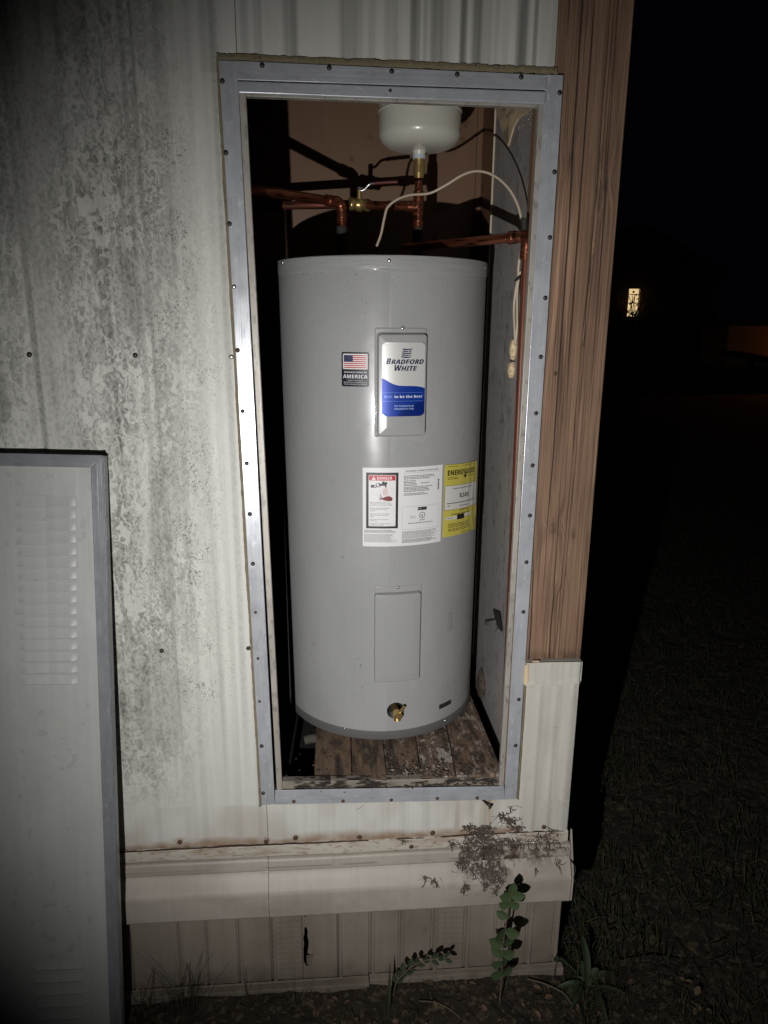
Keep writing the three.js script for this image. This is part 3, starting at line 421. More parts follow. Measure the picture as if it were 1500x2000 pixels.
// floor boards running front to back, each its own part
{
  const ed = [613, 686, 753, 819, 885, 978].map((x) => onY(x, 1495, FL));
  const slant = [0.004, 0.006, 0.004, 0.012, 0.02, -0.02];
  for (let i = 0; i < 5; i++) {
    const a = ed[i].x + 0.0022, b = ed[i + 1].x - 0.0022, m = std({ map: plankMap(500 + i * 31, [0.15, 0.2, 0.75, 1.3, 0.8][i]), roughness: 0.85, bumpMap: rep(sidingBump, 1, 2), bumpScale: 0.004 });
    const dz = [0, 0.001, -0.002, -0.001, 0.001][i], z0 = -0.010 + [0, 0.002, -0.002, 0, 0.001][i], zr = -0.70, s = new THREE.Shape();
    const k = (x, j, z) => x + slant[j] * ((-z) / 0.2) * 0.6;
    s.moveTo(k(a, i, z0), -z0); s.lineTo(k(b, i + 1, z0), -z0); s.lineTo(i === 4 ? 0.375 : k(b, i + 1, zr), -zr); s.lineTo(k(a, i, zr), -zr); s.closePath();
    const g = new THREE.ExtrudeGeometry(s, { depth: 0.018, bevelEnabled: true, bevelSize: 0.0012, bevelThickness: 0.0012, bevelSegments: 1 }); g.rotateX(-Math.PI / 2); g.translate(0, FL - 0.0192 + dz, 0);
    { const p = g.attributes.position, uv = g.attributes.uv; for (let q = 0; q < p.count; q++) uv.setXY(q, (p.getX(q) - a) / 0.09, -p.getZ(q) / 0.36); }
    part('floor_board', g, m, home);
  }
  part('joist', box(-0.6, 0.42, 0.46, 0.536, -0.050, -0.022, 0.003), mStud, home); part('joist', box(-0.6, 0.42, 0.46, 0.536, -0.70, -0.66, 0.003), mStud, home);
  part('subfloor', box(-0.6, 0.42, 0.42, 0.44, -0.69, -0.052, 0.002), mVoid, home);
  const bits = []; for (let i = 0; i < 230; i++) { const front = rnd() < 0.75, x = front ? rr(0.12, 0.37) : rr(-0.10, 0.37), z = front ? -rr(0.012, 0.03) - 0.03 * rnd() * rnd() : -rr(0.012, 0.12), s = 0.0007 + 0.0026 * Math.pow(rnd(), 2.2), g = new THREE.IcosahedronGeometry(s, 0); g.scale(rr(0.7, 1.8), rr(0.4, 0.9), rr(0.7, 1.5)); g.rotateY(rr(0, 6)); g.translate(x, FL + s * 0.3 + 0.001, z); bits.push(g); }
  const o = part('floor_debris', merge(bits), mDust, home); o.userData.kind = 'stuff';
  { const pl = []; for (let i = 0; i < 75; i++) { const s = 0.0006 + 0.0024 * Math.pow(rnd(), 2.5), g = new THREE.IcosahedronGeometry(s, 0); g.scale(rr(0.7, 1.8), rr(0.5, 0.9), rr(0.7, 1.5)); g.rotateY(rr(0, 6)); g.translate(0.22 + 0.11 * (rnd() + rnd() - 1), FL + s * 0.4 + 0.001, -rr(0.011, 0.05)); pl.push(g); } part('plaster_crumbs', merge(pl), std({ color: col(0.32, 0.28, 0.23), roughness: 0.9 }), home).userData.kind = 'stuff'; }
  part('drain_stub', tube([[596, 1446], [606, 1443], [640, 1442]].map(([x, y]) => onZ(x, y, -0.20)), 0.011, 12, 14), std({ color: col(0.07, 0.062, 0.05), roughness: 0.85 }), home, 'dirty pipe stub under the left edge of the heater');
  // ledge of old insulation and rubble left of the boards
  part('rubble_ledge', sheet(30, 8, (u, v) => { const x = mix(-0.108, -0.036, u), z = mix(-0.012, -0.055, v); return [x, 0.553 + 0.012 * fbm(u * 6, v * 4 + 3, 3, 441) - 0.02 * v * v, z, u, v]; }), mDust, home, 'rubble beside the floor boards');
}
{ // broken block edge between floor and right wall
  const g = new THREE.IcosahedronGeometry(0.03, 2), p = g.attributes.position; for (let i = 0; i < p.count; i++) { const k = 0.8 + 0.5 * vn(p.getX(i) * 60 + 9, p.getY(i) * 60 + p.getZ(i) * 40, 451); p.setXYZ(i, p.getX(i) * 0.35 * k, p.getY(i) * 1.2 * k, p.getZ(i) * k); } g.computeVertexNormals();
  const q = onX(940, 1335, RW - 0.01); g.translate(q.x, q.y, q.z); part('block_lump', g, mDust, home);
}

// ---------------------------------------------------------------- wooden post at the corner
{
  const base = V(0.476, 0.842, -0.07), x0 = XR + 0.0012, x1 = 0.5415, o = thing('wood_post', 'weathered reddish wooden post beside the opening, standing on the white fluted trim', 'post', base);
  const y0 = 0.8465, y1 = 2.75, W = x1 - x0;
  const face = sheet(190, 300, (u, v) => {
    const x = mix(x0, x1, u), y = mix(y0, y1, v); let z = 0.0012 * (fbm(u * 9, y * 2.5, 3, 465) - 0.5) * 2 - 0.0028;
    for (const c of postCracks) z -= c.d * crackAt(c, u, y, W);
    const e = Math.min(u, 1 - u) * W; z -= 0.003 * Math.pow(1 - cl(e / 0.003), 2); return [x, y, z, u, (y - y0) / 1.5];
  });
  rel(face, base); const side = rel(box(x0, x1, y0, y1, -0.138, -0.0075, 0.001), base); { const uv = side.attributes.uv; for (let i = 0; i < uv.count; i++) uv.setXY(i, uv.getX(i) * 7, uv.getY(i) / 1.5); }
  part('post_face', face, mPost, o); part('post_body', side, mPost, o);
  const p = onZ(1085, 730, 0).sub(base); const g = lathe([[0.0001, 0.002], [0.003, 0.0015], [0.0042, 0]], 10); g.rotateX(Math.PI / 2); g.translate(p.x, p.y, -0.002 - base.z); part('nail_head', g, mScrewRust, o);
}

// ---------------------------------------------------------------- water heater
const HX = 0.136, HZ = -0.404, HR = 0.2445, HY0 = 0.591, HY1 = 1.676;
function onDrum(px, py, r = HR) { const d = look(px, py), ox = EYE.x - HX, oz = EYE.z - HZ, a = d.x * d.x + d.z * d.z, b = ox * d.x + oz * d.z, c = ox * ox + oz * oz - r * r, t = (-b - Math.sqrt(Math.max(0, b * b - a * c))) / a, p = d.multiplyScalar(t).add(EYE); return { th: Math.atan2(p.x - HX, p.z - HZ), y: p.y, p }; }
const drum = (th, y, r) => V(r * Math.sin(th), y, r * Math.cos(th));       // in the heater's own axes, y from its base
const HB = V(HX, FL + 0.0015, HZ), hy = (y) => y - HB.y;
const heater = thing('water_heater', 'tall grey cylindrical electric water heater standing on the closet floor boards', 'water heater', HB);
const patch = (th0, th1, y0, y1, r, nu = 24, nv = 2, f = null) => sheet(nu, nv, (u, v) => { const th = mix(th0, th1, u), y = mix(y0, y1, v), p = drum(th, y, r + (f ? f(u, v) : 0)); return [p.x, p.y, p.z, u, v]; });
const area = (a) => { const q = a.map(([x, y]) => onDrum(x, y)); return { t0: (q[0].th + q[3].th) / 2, t1: (q[1].th + q[2].th) / 2, y1: hy((q[0].y + q[1].y) / 2), y0: hy((q[2].y + q[3].y) / 2) }; };
{
  const h1 = hy(HY1), h0 = hy(HY0), valve = onDrum(773, 1388);
  let jacket = lathe([[HR - 0.004, h0 - 0.004], [HR - 0.0005, h0], [HR, h0 + 0.002], [HR, h0 + 0.3], [HR, h1 - 0.3], [HR, h1 - 0.030], [HR + 0.0016, h1 - 0.028], [HR + 0.002, h1 - 0.025], [HR + 0.002, h1 - 0.004], [HR + 0.001, h1 - 0.001], [HR - 0.003, h1], [0.0001, h1 + 0.004]], 160);
  // hole for the drain valve cut through the jacket
  const solid = new THREE.CylinderGeometry(HR, HR, h1 - 0.030 - h0, 160, 8); solid.translate(0, (h1 - 0.030 + h0) / 2, 0);
  const A = new Brush(strip(solid)), vp = drum(valve.th, hy(valve.y), HR), B = new Brush(strip(cyl(V(vp.x * 0.86, vp.y, vp.z * 0.86), V(vp.x * 1.1, vp.y, vp.z * 1.1), 0.0215, 0.0215, 40)));
  A.updateMatrixWorld(); B.updateMatrixWorld(); const cut = new Evaluator().evaluate(A, B, SUBTRACTION);
  const body = part('jacket', strip(cut.geometry), mPaint, heater);
  const capG = lathe([[HR - 0.001, h1 - 0.034], [HR + 0.0016, h1 - 0.0305], [HR + 0.002, h1 - 0.027], [HR + 0.002, h1 - 0.003], [HR + 0.001, h1 - 0.0006], [HR - 0.003, h1], [0.0001, h1 + 0.004]], 160);
  const lid = part('top_cap', capG, mPaint, heater);
  const ring = part('base_ring', lathe([[0.0001, 0], [HR - 0.004, 0], [HR + 0.0008, 0.002], [HR + 0.0015, h0 - 0.002], [HR - 0.001, h0 + 0.001]], 128), mRing, heater, 'dark base ring');
  const well = part('valve_recess', cyl(V(vp.x * 0.865, vp.y, vp.z * 0.865), V(vp.x * 0.875, vp.y, vp.z * 0.875), 0.0213, 0.0213, 32), mVoid, heater);
  const screwDrum = (th, y, par, r = 0.0042, out = 0.002, m = mScrewBright) => { const g = lathe([[0.0001, 0.0028], [r * 0.5, 0.0026], [r * 0.9, 0.0014], [r, 0]], 12); g.rotateX(Math.PI / 2); g.rotateY(th); const p = drum(th, y, HR + out); g.translate(p.x, p.y, p.z); part('screw', g, m, par); };
  for (const [x, y] of [[553, 513], [760, 509], [945, 523]]) { const d = onDrum(x, y); screwDrum(d.th, hy(d.y), lid); }
  for (const [x, y] of [[673, 1422], [869, 1407]]) { const d = onDrum(x, y); screwDrum(d.th, hy(d.y), ring, 0.004, 0.0012); }
  // access panels: pressed plate with a raised rounded cover
  function accessPanel(o, inn, deep, lab) {
    const O = area(o), I = area(inn), Wm = (O.t1 - O.t0) * HR, Hm = O.y1 - O.y0;
    const cx = ((I.t0 + I.t1) / 2 - O.t0) / (O.t1 - O.t0), cy = ((I.y0 + I.y1) / 2 - O.y0) / Hm, hw = (I.t1 - I.t0) * HR / 2, hh = (I.y1 - I.y0) / 2;
    const sd = (x, y, w, h, r) => { const qx = Math.abs(x) - w + r, qy = Math.abs(y) - h + r; return Math.hypot(Math.max(qx, 0), Math.max(qy, 0)) + Math.min(Math.max(qx, qy), 0) - r; };
    const g = patch(O.t0, O.t1, O.y0, O.y1, HR, 120, 200, (u, v) => {
      const x = (u - 0.5) * Wm, y = (v - 0.5) * Hm, so = -sd(x, y, Wm / 2, Hm / 2, 0.006), si = -sd((u - cx) * Wm, (v - cy) * Hm, hw, hh, 0.008);
      return -0.0012 + 0.0028 * ss(0, 0.0035, so) - 0.0016 * (si > -0.0035 && si < 0.0005 ? 1 - Math.abs(si + 0.0015) / 0.002 : 0) + deep * Math.pow(cl(si / 0.0030), 0.45) * (1 - 0.15 * cl(1 - si / 0.02));
    });
    const p = part('access_panel', g, mPaintFlat, heater, lab); return { p, I, O };
  }
  const up = accessPanel([[734, 637], [837, 640], [829, 855], [726, 853]], [[741, 649], [832, 652], [827, 851], [733, 850]], 0.0125, 'upper access panel with a blue and white label');
  const lo = accessPanel([[732, 1142], [824, 1139], [822, 1330], [727, 1330]], [[732, 1156], [821, 1153], [817, 1326], [729, 1328]], 0.0100, 'plain lower access panel');
  { const d = onDrum(786, 641); screwDrum(d.th, hy(d.y), up.p, 0.004, 0.0015); const e = onDrum(777, 1147); screwDrum(e.th, hy(e.y), lo.p, 0.004, 0.0015); }

  // printed labels
  const canvas = (w, h, draw) => { const c = document.createElement('canvas'); c.width = w; c.height = h; const k = c.getContext('2d'); draw(k, w, h); const t = new THREE.CanvasTexture(c); t.colorSpace = THREE.SRGBColorSpace; return t; };
  const rrect = (k, x, y, w, h, r) => { k.beginPath(); k.moveTo(x + r, y); k.lineTo(x + w - r, y); k.quadraticCurveTo(x + w, y, x + w, y + r); k.lineTo(x + w, y + h - r); k.quadraticCurveTo(x + w, y + h, x + w - r, y + h); k.lineTo(x + r, y + h); k.quadraticCurveTo(x, y + h, x, y + h - r); k.lineTo(x, y + r); k.quadraticCurveTo(x, y, x + r, y); k.closePath(); };
  const fit = (k, s, x, y, w, font) => { k.font = font; const m = k.measureText(s).width; k.save(); k.translate(x, y); k.scale(w / m, 1); k.fillText(s, 0, 0); k.restore(); };
  const lines = (k, x, y, w, n, dy, h, c, sd) => { k.fillStyle = c; for (let i = 0; i < n; i++) { let q = x; const end = x + w * (0.72 + 0.28 * hash(i, sd, 3)); let j = 0; while (q < end) { const l = (2.2 + 5 * hash(i, j, sd)) * h * 0.55; k.fillRect(q, y + i * dy, Math.min(l, end - q), h); q += l + h * 0.7; j++; } } };
  const logoTex = canvas(384, 704, (k, w, h) => {
    k.fillStyle = '#d9d9d6'; k.fillRect(0, 0, w, h);
    // wave
    k.fillStyle = '#123a9c'; k.beginPath(); k.moveTo(0, h * 0.475); k.bezierCurveTo(w * 0.12, h * 0.50, w * 0.2, h * 0.565, w * 0.42, h * 0.58); k.bezierCurveTo(w * 0.68, h * 0.59, w * 0.8, h * 0.575, w, h * 0.615); k.lineTo(w, h); k.lineTo(0, h); k.closePath(); k.fill();
    k.fillStyle = '#0b2a7c'; k.beginPath(); k.moveTo(w * 0.35, h); k.bezierCurveTo(w * 0.5, h * 0.86, w * 0.75, h * 0.83, w, h * 0.78); k.lineTo(w, h); k.closePath(); k.fill();
    k.strokeStyle = '#7fa0e8'; k.lineWidth = 2.5; for (const y of [0.675, 0.79]) { k.beginPath(); k.moveTo(w * 0.03, h * y); k.lineTo(w * 0.97, h * y); k.stroke(); }
    // emblem: a slanted waving flag of bars
    k.fillStyle = '#0d1048';
    for (let r = 0; r < 5; r++) { const y = h * (0.075 + 0.026 * r), x0 = w * 0.47 - r * 6 * 0.5; k.beginPath(); k.moveTo(x0, y + 2); k.quadraticCurveTo(x0 + 36, y + 16, x0 + 82, y + 4); k.lineTo(x0 + 80, y + 13); k.quadraticCurveTo(x0 + 34, y + 27, x0 - 2, y + 12); k.closePath(); k.fill(); }
    k.fillStyle = '#d9d9d6'; for (const [a, b] of [[0.58, 0.11], [0.53, 0.155], [0.60, 0.165]]) k.fillRect(w * a, h * b, 9, 12);
    k.fillStyle = '#0b0e3e'; k.textBaseline = 'alphabetic';
    for (const o of [0, 2.2]) { k.save(); k.translate(o, 0);
    fit(k, 'B', w * 0.075, h * 0.288, 42, 'italic bold 74px sans-serif'); fit(k, 'RADFORD', w * 0.19, h * 0.288, w * 0.76, 'italic bold 60px sans-serif');
    fit(k, 'W', w * 0.25, h * 0.378, 64, 'italic bold 74px sans-serif'); fit(k, 'HITE', w * 0.42, h * 0.378, w * 0.36, 'italic bold 60px sans-serif'); k.restore(); } fit(k, '™', w * 0.79, h * 0.35, 10, 'bold 14px sans-serif');
    k.fillStyle = '#6f8fe0'; fit(k, 'Built', w * 0.05, h * 0.745, w * 0.19, 'bold 34px sans-serif'); k.fillStyle = '#f4f6fc'; fit(k, 'to be the Best', w * 0.28, h * 0.745, w * 0.66, 'bold 34px sans-serif'); fit(k, '™', w * 0.945, h * 0.725, 9, '12px sans-serif');
    k.fillStyle = '#b9c9f0'; fit(k, 'For Professional', w * 0.28, h * 0.868, w * 0.46, 'italic bold 24px sans-serif'); fit(k, 'Installation Only', w * 0.28, h * 0.907, w * 0.46, 'italic bold 24px sans-serif');
  });
  const roundPatch = (t0, t1, y0, y1, r, rad, n = 14) => { const W = (t1 - t0) * HR, H = y1 - y0, pos = [], uv = [], idx = [], rows = 40; for (let j = 0; j <= rows; j++) { let v = j / rows; const y = v * H; const e = Math.min(y, H - y); const ins = e < rad ? rad - Math.sqrt(Math.max(0, rad * rad - (rad - e) * (rad - e))) : 0; for (let i = 0; i <= n; i++) { const x = mix(ins, W - ins, i / n), p = drum(t0 + x / HR, y0 + y, r); pos.push(p.x, p.y, p.z); uv.push(x / W, v); } } for (let j = 0; j < rows; j++) for (let i = 0; i < n; i++) { const a = j * (n + 1) + i, b = a + 1, c = a + n + 1, d = c + 1; idx.push(a, b, d, a, d, c); } const g = new THREE.BufferGeometry(); g.setAttribute('position', new THREE.Float32BufferAttribute(pos, 3)); g.setAttribute('uv', new THREE.Float32BufferAttribute(uv, 2)); g.setIndex(idx); g.computeVertexNormals(); return g; };
  { const L = area([[748, 667], [826, 669], [822, 812], [744, 810]]); part('label', roundPatch(L.t0, L.t1, L.y0, L.y1, HR + 0.0156, 0.008), phys({ map: logoTex, roughness: 0.32, metalness: 0.25, clearcoat: 0.7, clearcoatRoughness: 0.12 }), up.p, 'white and blue maker label with a wave'); }
  const flagTex = canvas(256, 336, (k, w, h) => {
    k.fillStyle = '#14151f'; k.fillRect(0, 0, w, h); k.fillStyle = '#e8e6e4'; rrect(k, 14, 16, w - 28, 150, 8); k.fill();
    const x0 = 22, y0 = 28, W = w - 44, H = 126; for (let i = 0; i < 13; i++) { k.fillStyle = i % 2 ? '#ece6e4' : '#b2303a'; k.fillRect(x0, y0 + H * i / 13, W, H / 13); }
    k.fillStyle = '#2b2d52'; k.fillRect(x0, y0, W * 0.4, H * 7 / 13); k.fillStyle = '#a9abc0'; for (let r = 0; r < 9; r++) for (let c = 0; c < (r % 2 ? 5 : 6); c++) k.fillRect(x0 + 6 + c * 14 + (r % 2) * 7, y0 + 4 + r * 7, 2.4, 2.4);
    k.fillStyle = '#e6e6ea'; fit(k, 'MANUFACTURED IN', 24, 202, w - 48, 'bold 20px sans-serif'); fit(k, 'AMERICA', 14, 254, w - 28, 'bold 48px sans-serif');
    fit(k, 'USING THE FINEST', 56, 280, w - 112, '15px sans-serif'); fit(k, 'MATERIALS & COMPONENTS', 20, 299, w - 40, '15px sans-serif'); fit(k, 'FROM AROUND THE WORLD', 20, 318, w - 40, '15px sans-serif');
  });
  { const L = area([[668, 687], [722, 688.5], [720, 756], [667, 754]]); part('sticker', roundPatch(L.t0, L.t1, L.y0, L.y1, HR + 0.0006, 0.003), std({ map: flagTex, roughness: 0.4 }), heater, 'black sticker with a striped flag'); }
  const ratingTex = canvas(1024, 1024, (k, w, h) => {
    k.fillStyle = '#e4e3e3'; k.fillRect(0, 0, w, h);
    k.fillStyle = '#15151a'; k.fillRect(42, 62, 390, 722); k.fillStyle = '#e6e5e5'; rrect(k, 72, 92, 330, 664, 10); k.fill();
    k.fillStyle = '#c0302e'; k.fillRect(78, 98, 318, 64); k.fillStyle = '#f2eaea'; k.beginPath(); k.moveTo(134, 106); k.lineTo(160, 154); k.lineTo(108, 154); k.closePath(); k.fill(); fit(k, 'DANGER', 170, 150, 186, 'bold 52px sans-serif'); k.fillStyle = '#c0302e'; k.fillRect(131, 122, 6, 18); k.fillRect(131, 144, 6, 5);
    // tap and scalded hand
    k.fillStyle = '#202024'; k.fillRect(100, 218, 34, 36); k.beginPath(); k.arc(150, 236, 20, 0, 7); k.fill(); k.fillStyle = '#e6e5e5'; k.beginPath(); k.arc(150, 236, 11, 0, 7); k.fill();
    k.strokeStyle = '#202024'; k.lineWidth = 8; k.beginPath(); k.arc(190, 220, 24, 0, 7); k.stroke(); k.fillStyle = '#202024'; k.beginPath(); k.moveTo(196, 206); k.lineTo(280, 200); k.quadraticCurveTo(292, 204, 288, 250); k.lineTo(272, 250); k.lineTo(268, 226); k.lineTo(196, 232); k.closePath(); k.fill(); k.beginPath(); k.arc(250, 190, 18, 0, 7); k.fill(); k.beginPath(); k.arc(282, 196, 16, 0, 7); k.fill();
    k.strokeStyle = '#c46a62'; k.lineWidth = 4; for (let i = 0; i < 5; i++) { k.beginPath(); k.moveTo(258 + i * 9, 262); k.quadraticCurveTo(250 + i * 12, 300, 250 + i * 15, 356); k.stroke(); }
    k.fillStyle = '#7a1e1c'; k.beginPath(); k.moveTo(226, 398); k.quadraticCurveTo(262, 366, 320, 362); k.quadraticCurveTo(352, 372, 366, 398); k.lineTo(352, 424); k.quadraticCurveTo(300, 430, 258, 416); k.closePath(); k.fill(); k.strokeStyle = '#26262a'; k.lineWidth = 8; for (const [a, b, c, d] of [[236, 396, 214, 340], [228, 400, 200, 372], [232, 406, 196, 404]]) { k.beginPath(); k.moveTo(a, b); k.lineTo(c, d); k.stroke(); }
    k.strokeStyle = '#a9a9ad'; k.lineWidth = 2.5; for (const [a, b] of [[96, 300], [110, 330]]) { k.beginPath(); k.moveTo(a, b); k.quadraticCurveTo(180, b + 50, 240, b - 20); k.stroke(); } k.beginPath(); k.moveTo(332, 200); k.lineTo(332, 260); k.lineTo(372, 290); k.stroke();
    const pt = ['Water temperature over 125°F', 'can cause severe burns instantly', 'resulting in severe injury or death.', '', 'Children, disabled and elderly', 'are at highest risk of being', 'scalded.', '', 'See instruction manual before', 'setting temperature at water', 'heater.', '', 'Feel water before bathing or', 'showering.', '', 'Temperature limiting valves are', 'available, see manual.'];
    k.fillStyle = '#33333a'; pt.forEach((t, i) => { if (t) { k.font = '18px sans-serif'; k.fillText(t, 86, 448 + i * 18.6, 304); } });
    k.fillStyle = '#33333a'; fit(k, 'AUTOMATIC STORAGE WATER HEATER', 520, 58, 440, 'bold 24px sans-serif'); k.fillStyle = '#8a8a90'; k.fillRect(490, 72, 490, 3);
    lines(k, 500, 106, 440, 3, 19, 9, '#55555c', 11); lines(k, 500, 170, 190, 4, 19, 9, '#55555c', 13); lines(k, 720, 206, 130, 1, 19, 9, '#55555c', 14); lines(k, 500, 250, 380, 4, 18, 9, '#55555c', 15); lines(k, 500, 334, 330, 2, 18, 9, '#55555c', 17);
    k.fillStyle = '#222'; for (let i = 0; i < 20; i++) k.fillRect(956, 180 + i * 7, 22, 2 + 4 * hash(i, 3, 7));
    k.strokeStyle = '#a5a5aa'; k.lineWidth = 3; k.strokeRect(484, 508, 500, 300);
    k.fillStyle = '#1a1a1e'; k.fillRect(684, 524, 120, 40); k.fillStyle = '#cfcfd2'; k.font = 'bold 22px sans-serif'; k.fillText('NSF', 694, 552); lines(k, 752, 538, 44, 1, 10, 9, '#6c6c72', 21);
    k.strokeStyle = '#222'; k.lineWidth = 7; k.beginPath(); k.arc(744, 632, 38, 0, 7); k.stroke(); k.fillStyle = '#222'; k.font = 'bold 34px sans-serif'; k.save(); k.translate(724, 640); k.rotate(0.25); k.fillText('U', 0, 0); k.fillText('L', 20, 8); k.restore(); fit(k, 'LISTED', 704, 702, 80, 'bold 22px sans-serif');
    k.strokeStyle = '#88888e'; k.lineWidth = 3; k.beginPath(); k.ellipse(620, 648, 40, 16, 0, 0, 7); k.stroke(); lines(k, 592, 644, 56, 1, 8, 7, '#88888e', 23); lines(k, 560, 724, 340, 1, 10, 9, '#55555c', 25);
    lines(k, 20, 806, 420, 3, 13, 7, '#66666c', 31); lines(k, 20, 860, 420, 9, 12.5, 6, '#77777c', 33); lines(k, 484, 832, 500, 8, 12.5, 6, '#6c6c72', 35); lines(k, 484, 938, 500, 4, 13, 7, '#55555c', 37);
  });
  { const L = area([[709, 912], [863, 908], [861, 1062], [708, 1061]]); part('sticker', patch(L.t0, L.t1, L.y0, L.y1, HR + 0.0006, 30, 4), std({ map: ratingTex, roughness: 0.45 }), heater, 'white data plate with a danger notice'); }
  const guideTex = canvas(512, 1024, (k, w, h) => {
    k.fillStyle = '#d0c458'; k.fillRect(0, 0, w, h); k.fillStyle = '#3a3610'; k.font = '20px sans-serif'; lines(k, 40, 24, 130, 1, 10, 9, '#5b5620', 41); lines(k, 260, 24, 200, 1, 10, 9, '#5b5620', 42);
    k.fillStyle = '#15140c'; fit(k, 'ENERGYGUIDE', 30, 150, 425, '900 96px sans-serif'); k.fillRect(262, 130, 14, 40); k.beginPath(); k.moveTo(238, 164); k.lineTo(300, 164); k.lineTo(269, 212); k.closePath(); k.fill(); lines(k, 36, 176, 170, 2, 20, 10, '#4d4918', 43); lines(k, 320, 176, 150, 1, 20, 10, '#4d4918', 44);
    k.fillStyle = '#dddcd8'; k.fillRect(10, 296, 492, 340); k.strokeStyle = '#3a3820'; k.lineWidth = 4; k.strokeRect(10, 296, 492, 340);
    k.fillStyle = '#222'; fit(k, 'Estimated Yearly Energy Cost', 100, 348, 300, 'bold 26px sans-serif'); k.fillStyle = '#111'; fit(k, '$345', 186, 478, 148, 'bold 84px sans-serif'); k.fillRect(36, 540, 440, 9); k.font = 'bold 24px sans-serif'; k.fillText('$0', 44, 590); lines(k, 190, 588, 130, 1, 10, 12, '#444', 45);
    lines(k, 190, 650, 150, 1, 10, 14, '#3a3610', 46); lines(k, 90, 700, 330, 1, 10, 13, '#3a3610', 47); k.fillStyle = '#dddcd8'; k.fillRect(30, 736, 130, 42); k.fillRect(250, 722, 130, 40); k.fillStyle = '#16151a'; k.fillRect(160, 716, 104, 74); lines(k, 44, 752, 100, 1, 8, 10, '#555', 48);
    lines(k, 60, 838, 330, 3, 22, 11, '#5a5520', 49); lines(k, 60, 912, 300, 2, 22, 11, '#5a5520', 50); k.fillStyle = '#1c1b10'; fit(k, 'ftc.gov/energy', 220, 1000, 150, 'bold 28px sans-serif');
  });
  { // the loose yellow guide: wrinkled, lower right corner torn short
    const c = [[868, 908], [929, 899], [926, 1032], [863, 1050]].map(([x, y]) => onDrum(x, y)); const g = sheet(40, 30, (u, v) => { const th = mix(mix(c[3].th, c[2].th, u), mix(c[0].th, c[1].th, u), v), y = mix(mix(c[3].y, c[2].y, u), mix(c[0].y, c[1].y, u), v) + (v === 0 ? 0.004 * (vn(u * 9, 3, 71) - 0.3) : 0); const p = drum(th, hy(y), HR + 0.0016 + 0.0009 * ss(0.25, 0.9, u) * (0.5 + 0.5 * Math.sin(u * 30 + 5 * vn(v * 4, 2, 77))) + 0.002 * ss(0.85, 1, u) * fbm(v * 7, 1, 2, 79)); return [p.x, p.y, p.z, u, v]; });
    part('sticker', g, std({ map: guideTex, roughness: 0.45 }), heater, 'wrinkled yellow energy cost sticker');
  }
  { const a = onDrum(857, 1381), b = onDrum(880, 1373), g = patch(a.th, b.th, hy(a.y) - 0.006, hy(a.y) + 0.006, HR + 0.0012, 8, 1, null); part('nameplate', g, mBlack, heater, 'small black plate near the base'); }
  { const a = onDrum(874, 1198), b = onDrum(882, 1230), g = patch(a.th, b.th, hy(b.y), hy(a.y), HR + 0.0008, 10, 16, (u, v) => 0.0008 * vn(u * 9, v * 14, 91)); part('tape_scrap', g, phys({ color: col(0.42, 0.42, 0.42), roughness: 0.12, metalness: 0.3, clearcoat: 1, clearcoatRoughness: 0.05 }), heater, 'scrap of clear tape'); }
  // drain valve: brass spigot sticking out of the recess
  {
    const dir = V(Math.sin(valve.th), 0, Math.cos(valve.th)), at = (o, dx = 0, dy = 0) => V(vp.x + dir.x * o + dx * dir.z, vp.y + dy, vp.z + dir.z * o - dx * dir.x);
    const v = part('drain_valve', merge(cyl(at(-0.03), at(0.014), 0.0075, 0.0085, 20), cyl(at(0.008), at(0.024, 0.001, -0.004), 0.0105, 0.0115, 24), cyl(at(0.014, 0, -0.004), at(0.017, 0.001, -0.016), 0.008, 0.009, 20)), mBrass, heater, 'brass drain valve');
    part('handle', merge(cyl(at(0.018, 0.004, 0.003), at(0.022, 0.016, 0.021), 0.0036, 0.0042, 12), cyl(at(0.024, 0.001, -0.004), at(0.0255, 0.001, -0.004), 0.004, 0.004, 10)), mBrass, v);
  }
  // cold and hot nipples on top
  for (const x of [-0.093, 0.084]) part('nipple', cyl(V(x, h1, 0), V(x, hy(1.755), 0), 0.0125, 0.0125, 18), mPipeIns, heater);
}

// ---------------------------------------------------------------- pipes above the heater
const pz = -0.404, pipe = (pts, r = 0.0098) => { const cs = []; for (let i = 1; i < pts.length; i++) cs.push(cyl(pts[i - 1], pts[i], r, r, 20)); return merge(cs); };
const collar = (a, d, r = 0.0122, l = 0.013) => { const e = a.clone().addScaledVector(d, l); return merge(cyl(a, e, r, r, 22), cyl(a.clone().addScaledVector(d, -0.0012), a, r * 0.9, r * 1.03, 22), cyl(e, e.clone().addScaledVector(d, 0.0012), r * 1.03, r * 0.9, 22)); };
{
  const x = 0.0435, yb = 1.752, el = V(x, 1.806, pz), a = V(0.022, 1.8085, pz + 0.012), far = onZ(440, 362, -0.13), o = thing('hot_water_pipe', 'copper pipe bending down into the left side of the heater top', 'pipe', V(x, yb, pz));
  const R0 = (g) => rel(g, V(x, yb, pz)), d = far.clone().sub(a).normalize();
  part('pipe_run', R0(merge(cyl(a, far, 0.0098, 0.0098, 20), cyl(V(x, yb - 0.002, pz), V(x, 1.79, pz), 0.0098, 0.0098, 20))), mCopper, o);
  part('elbow', R0(merge(tube([V(x, 1.777, pz), V(x, 1.79, pz), V(x - 0.003, 1.802, pz + 0.001), V(x - 0.012, 1.809, pz + 0.006), a, a.clone().addScaledVector(d, 0.012)], 0.0118, 24, 18), collar(V(x, 1.763, pz), V(0, 1, 0)), collar(a.clone().addScaledVector(d, 0.008), d))), mCopper, o);
}
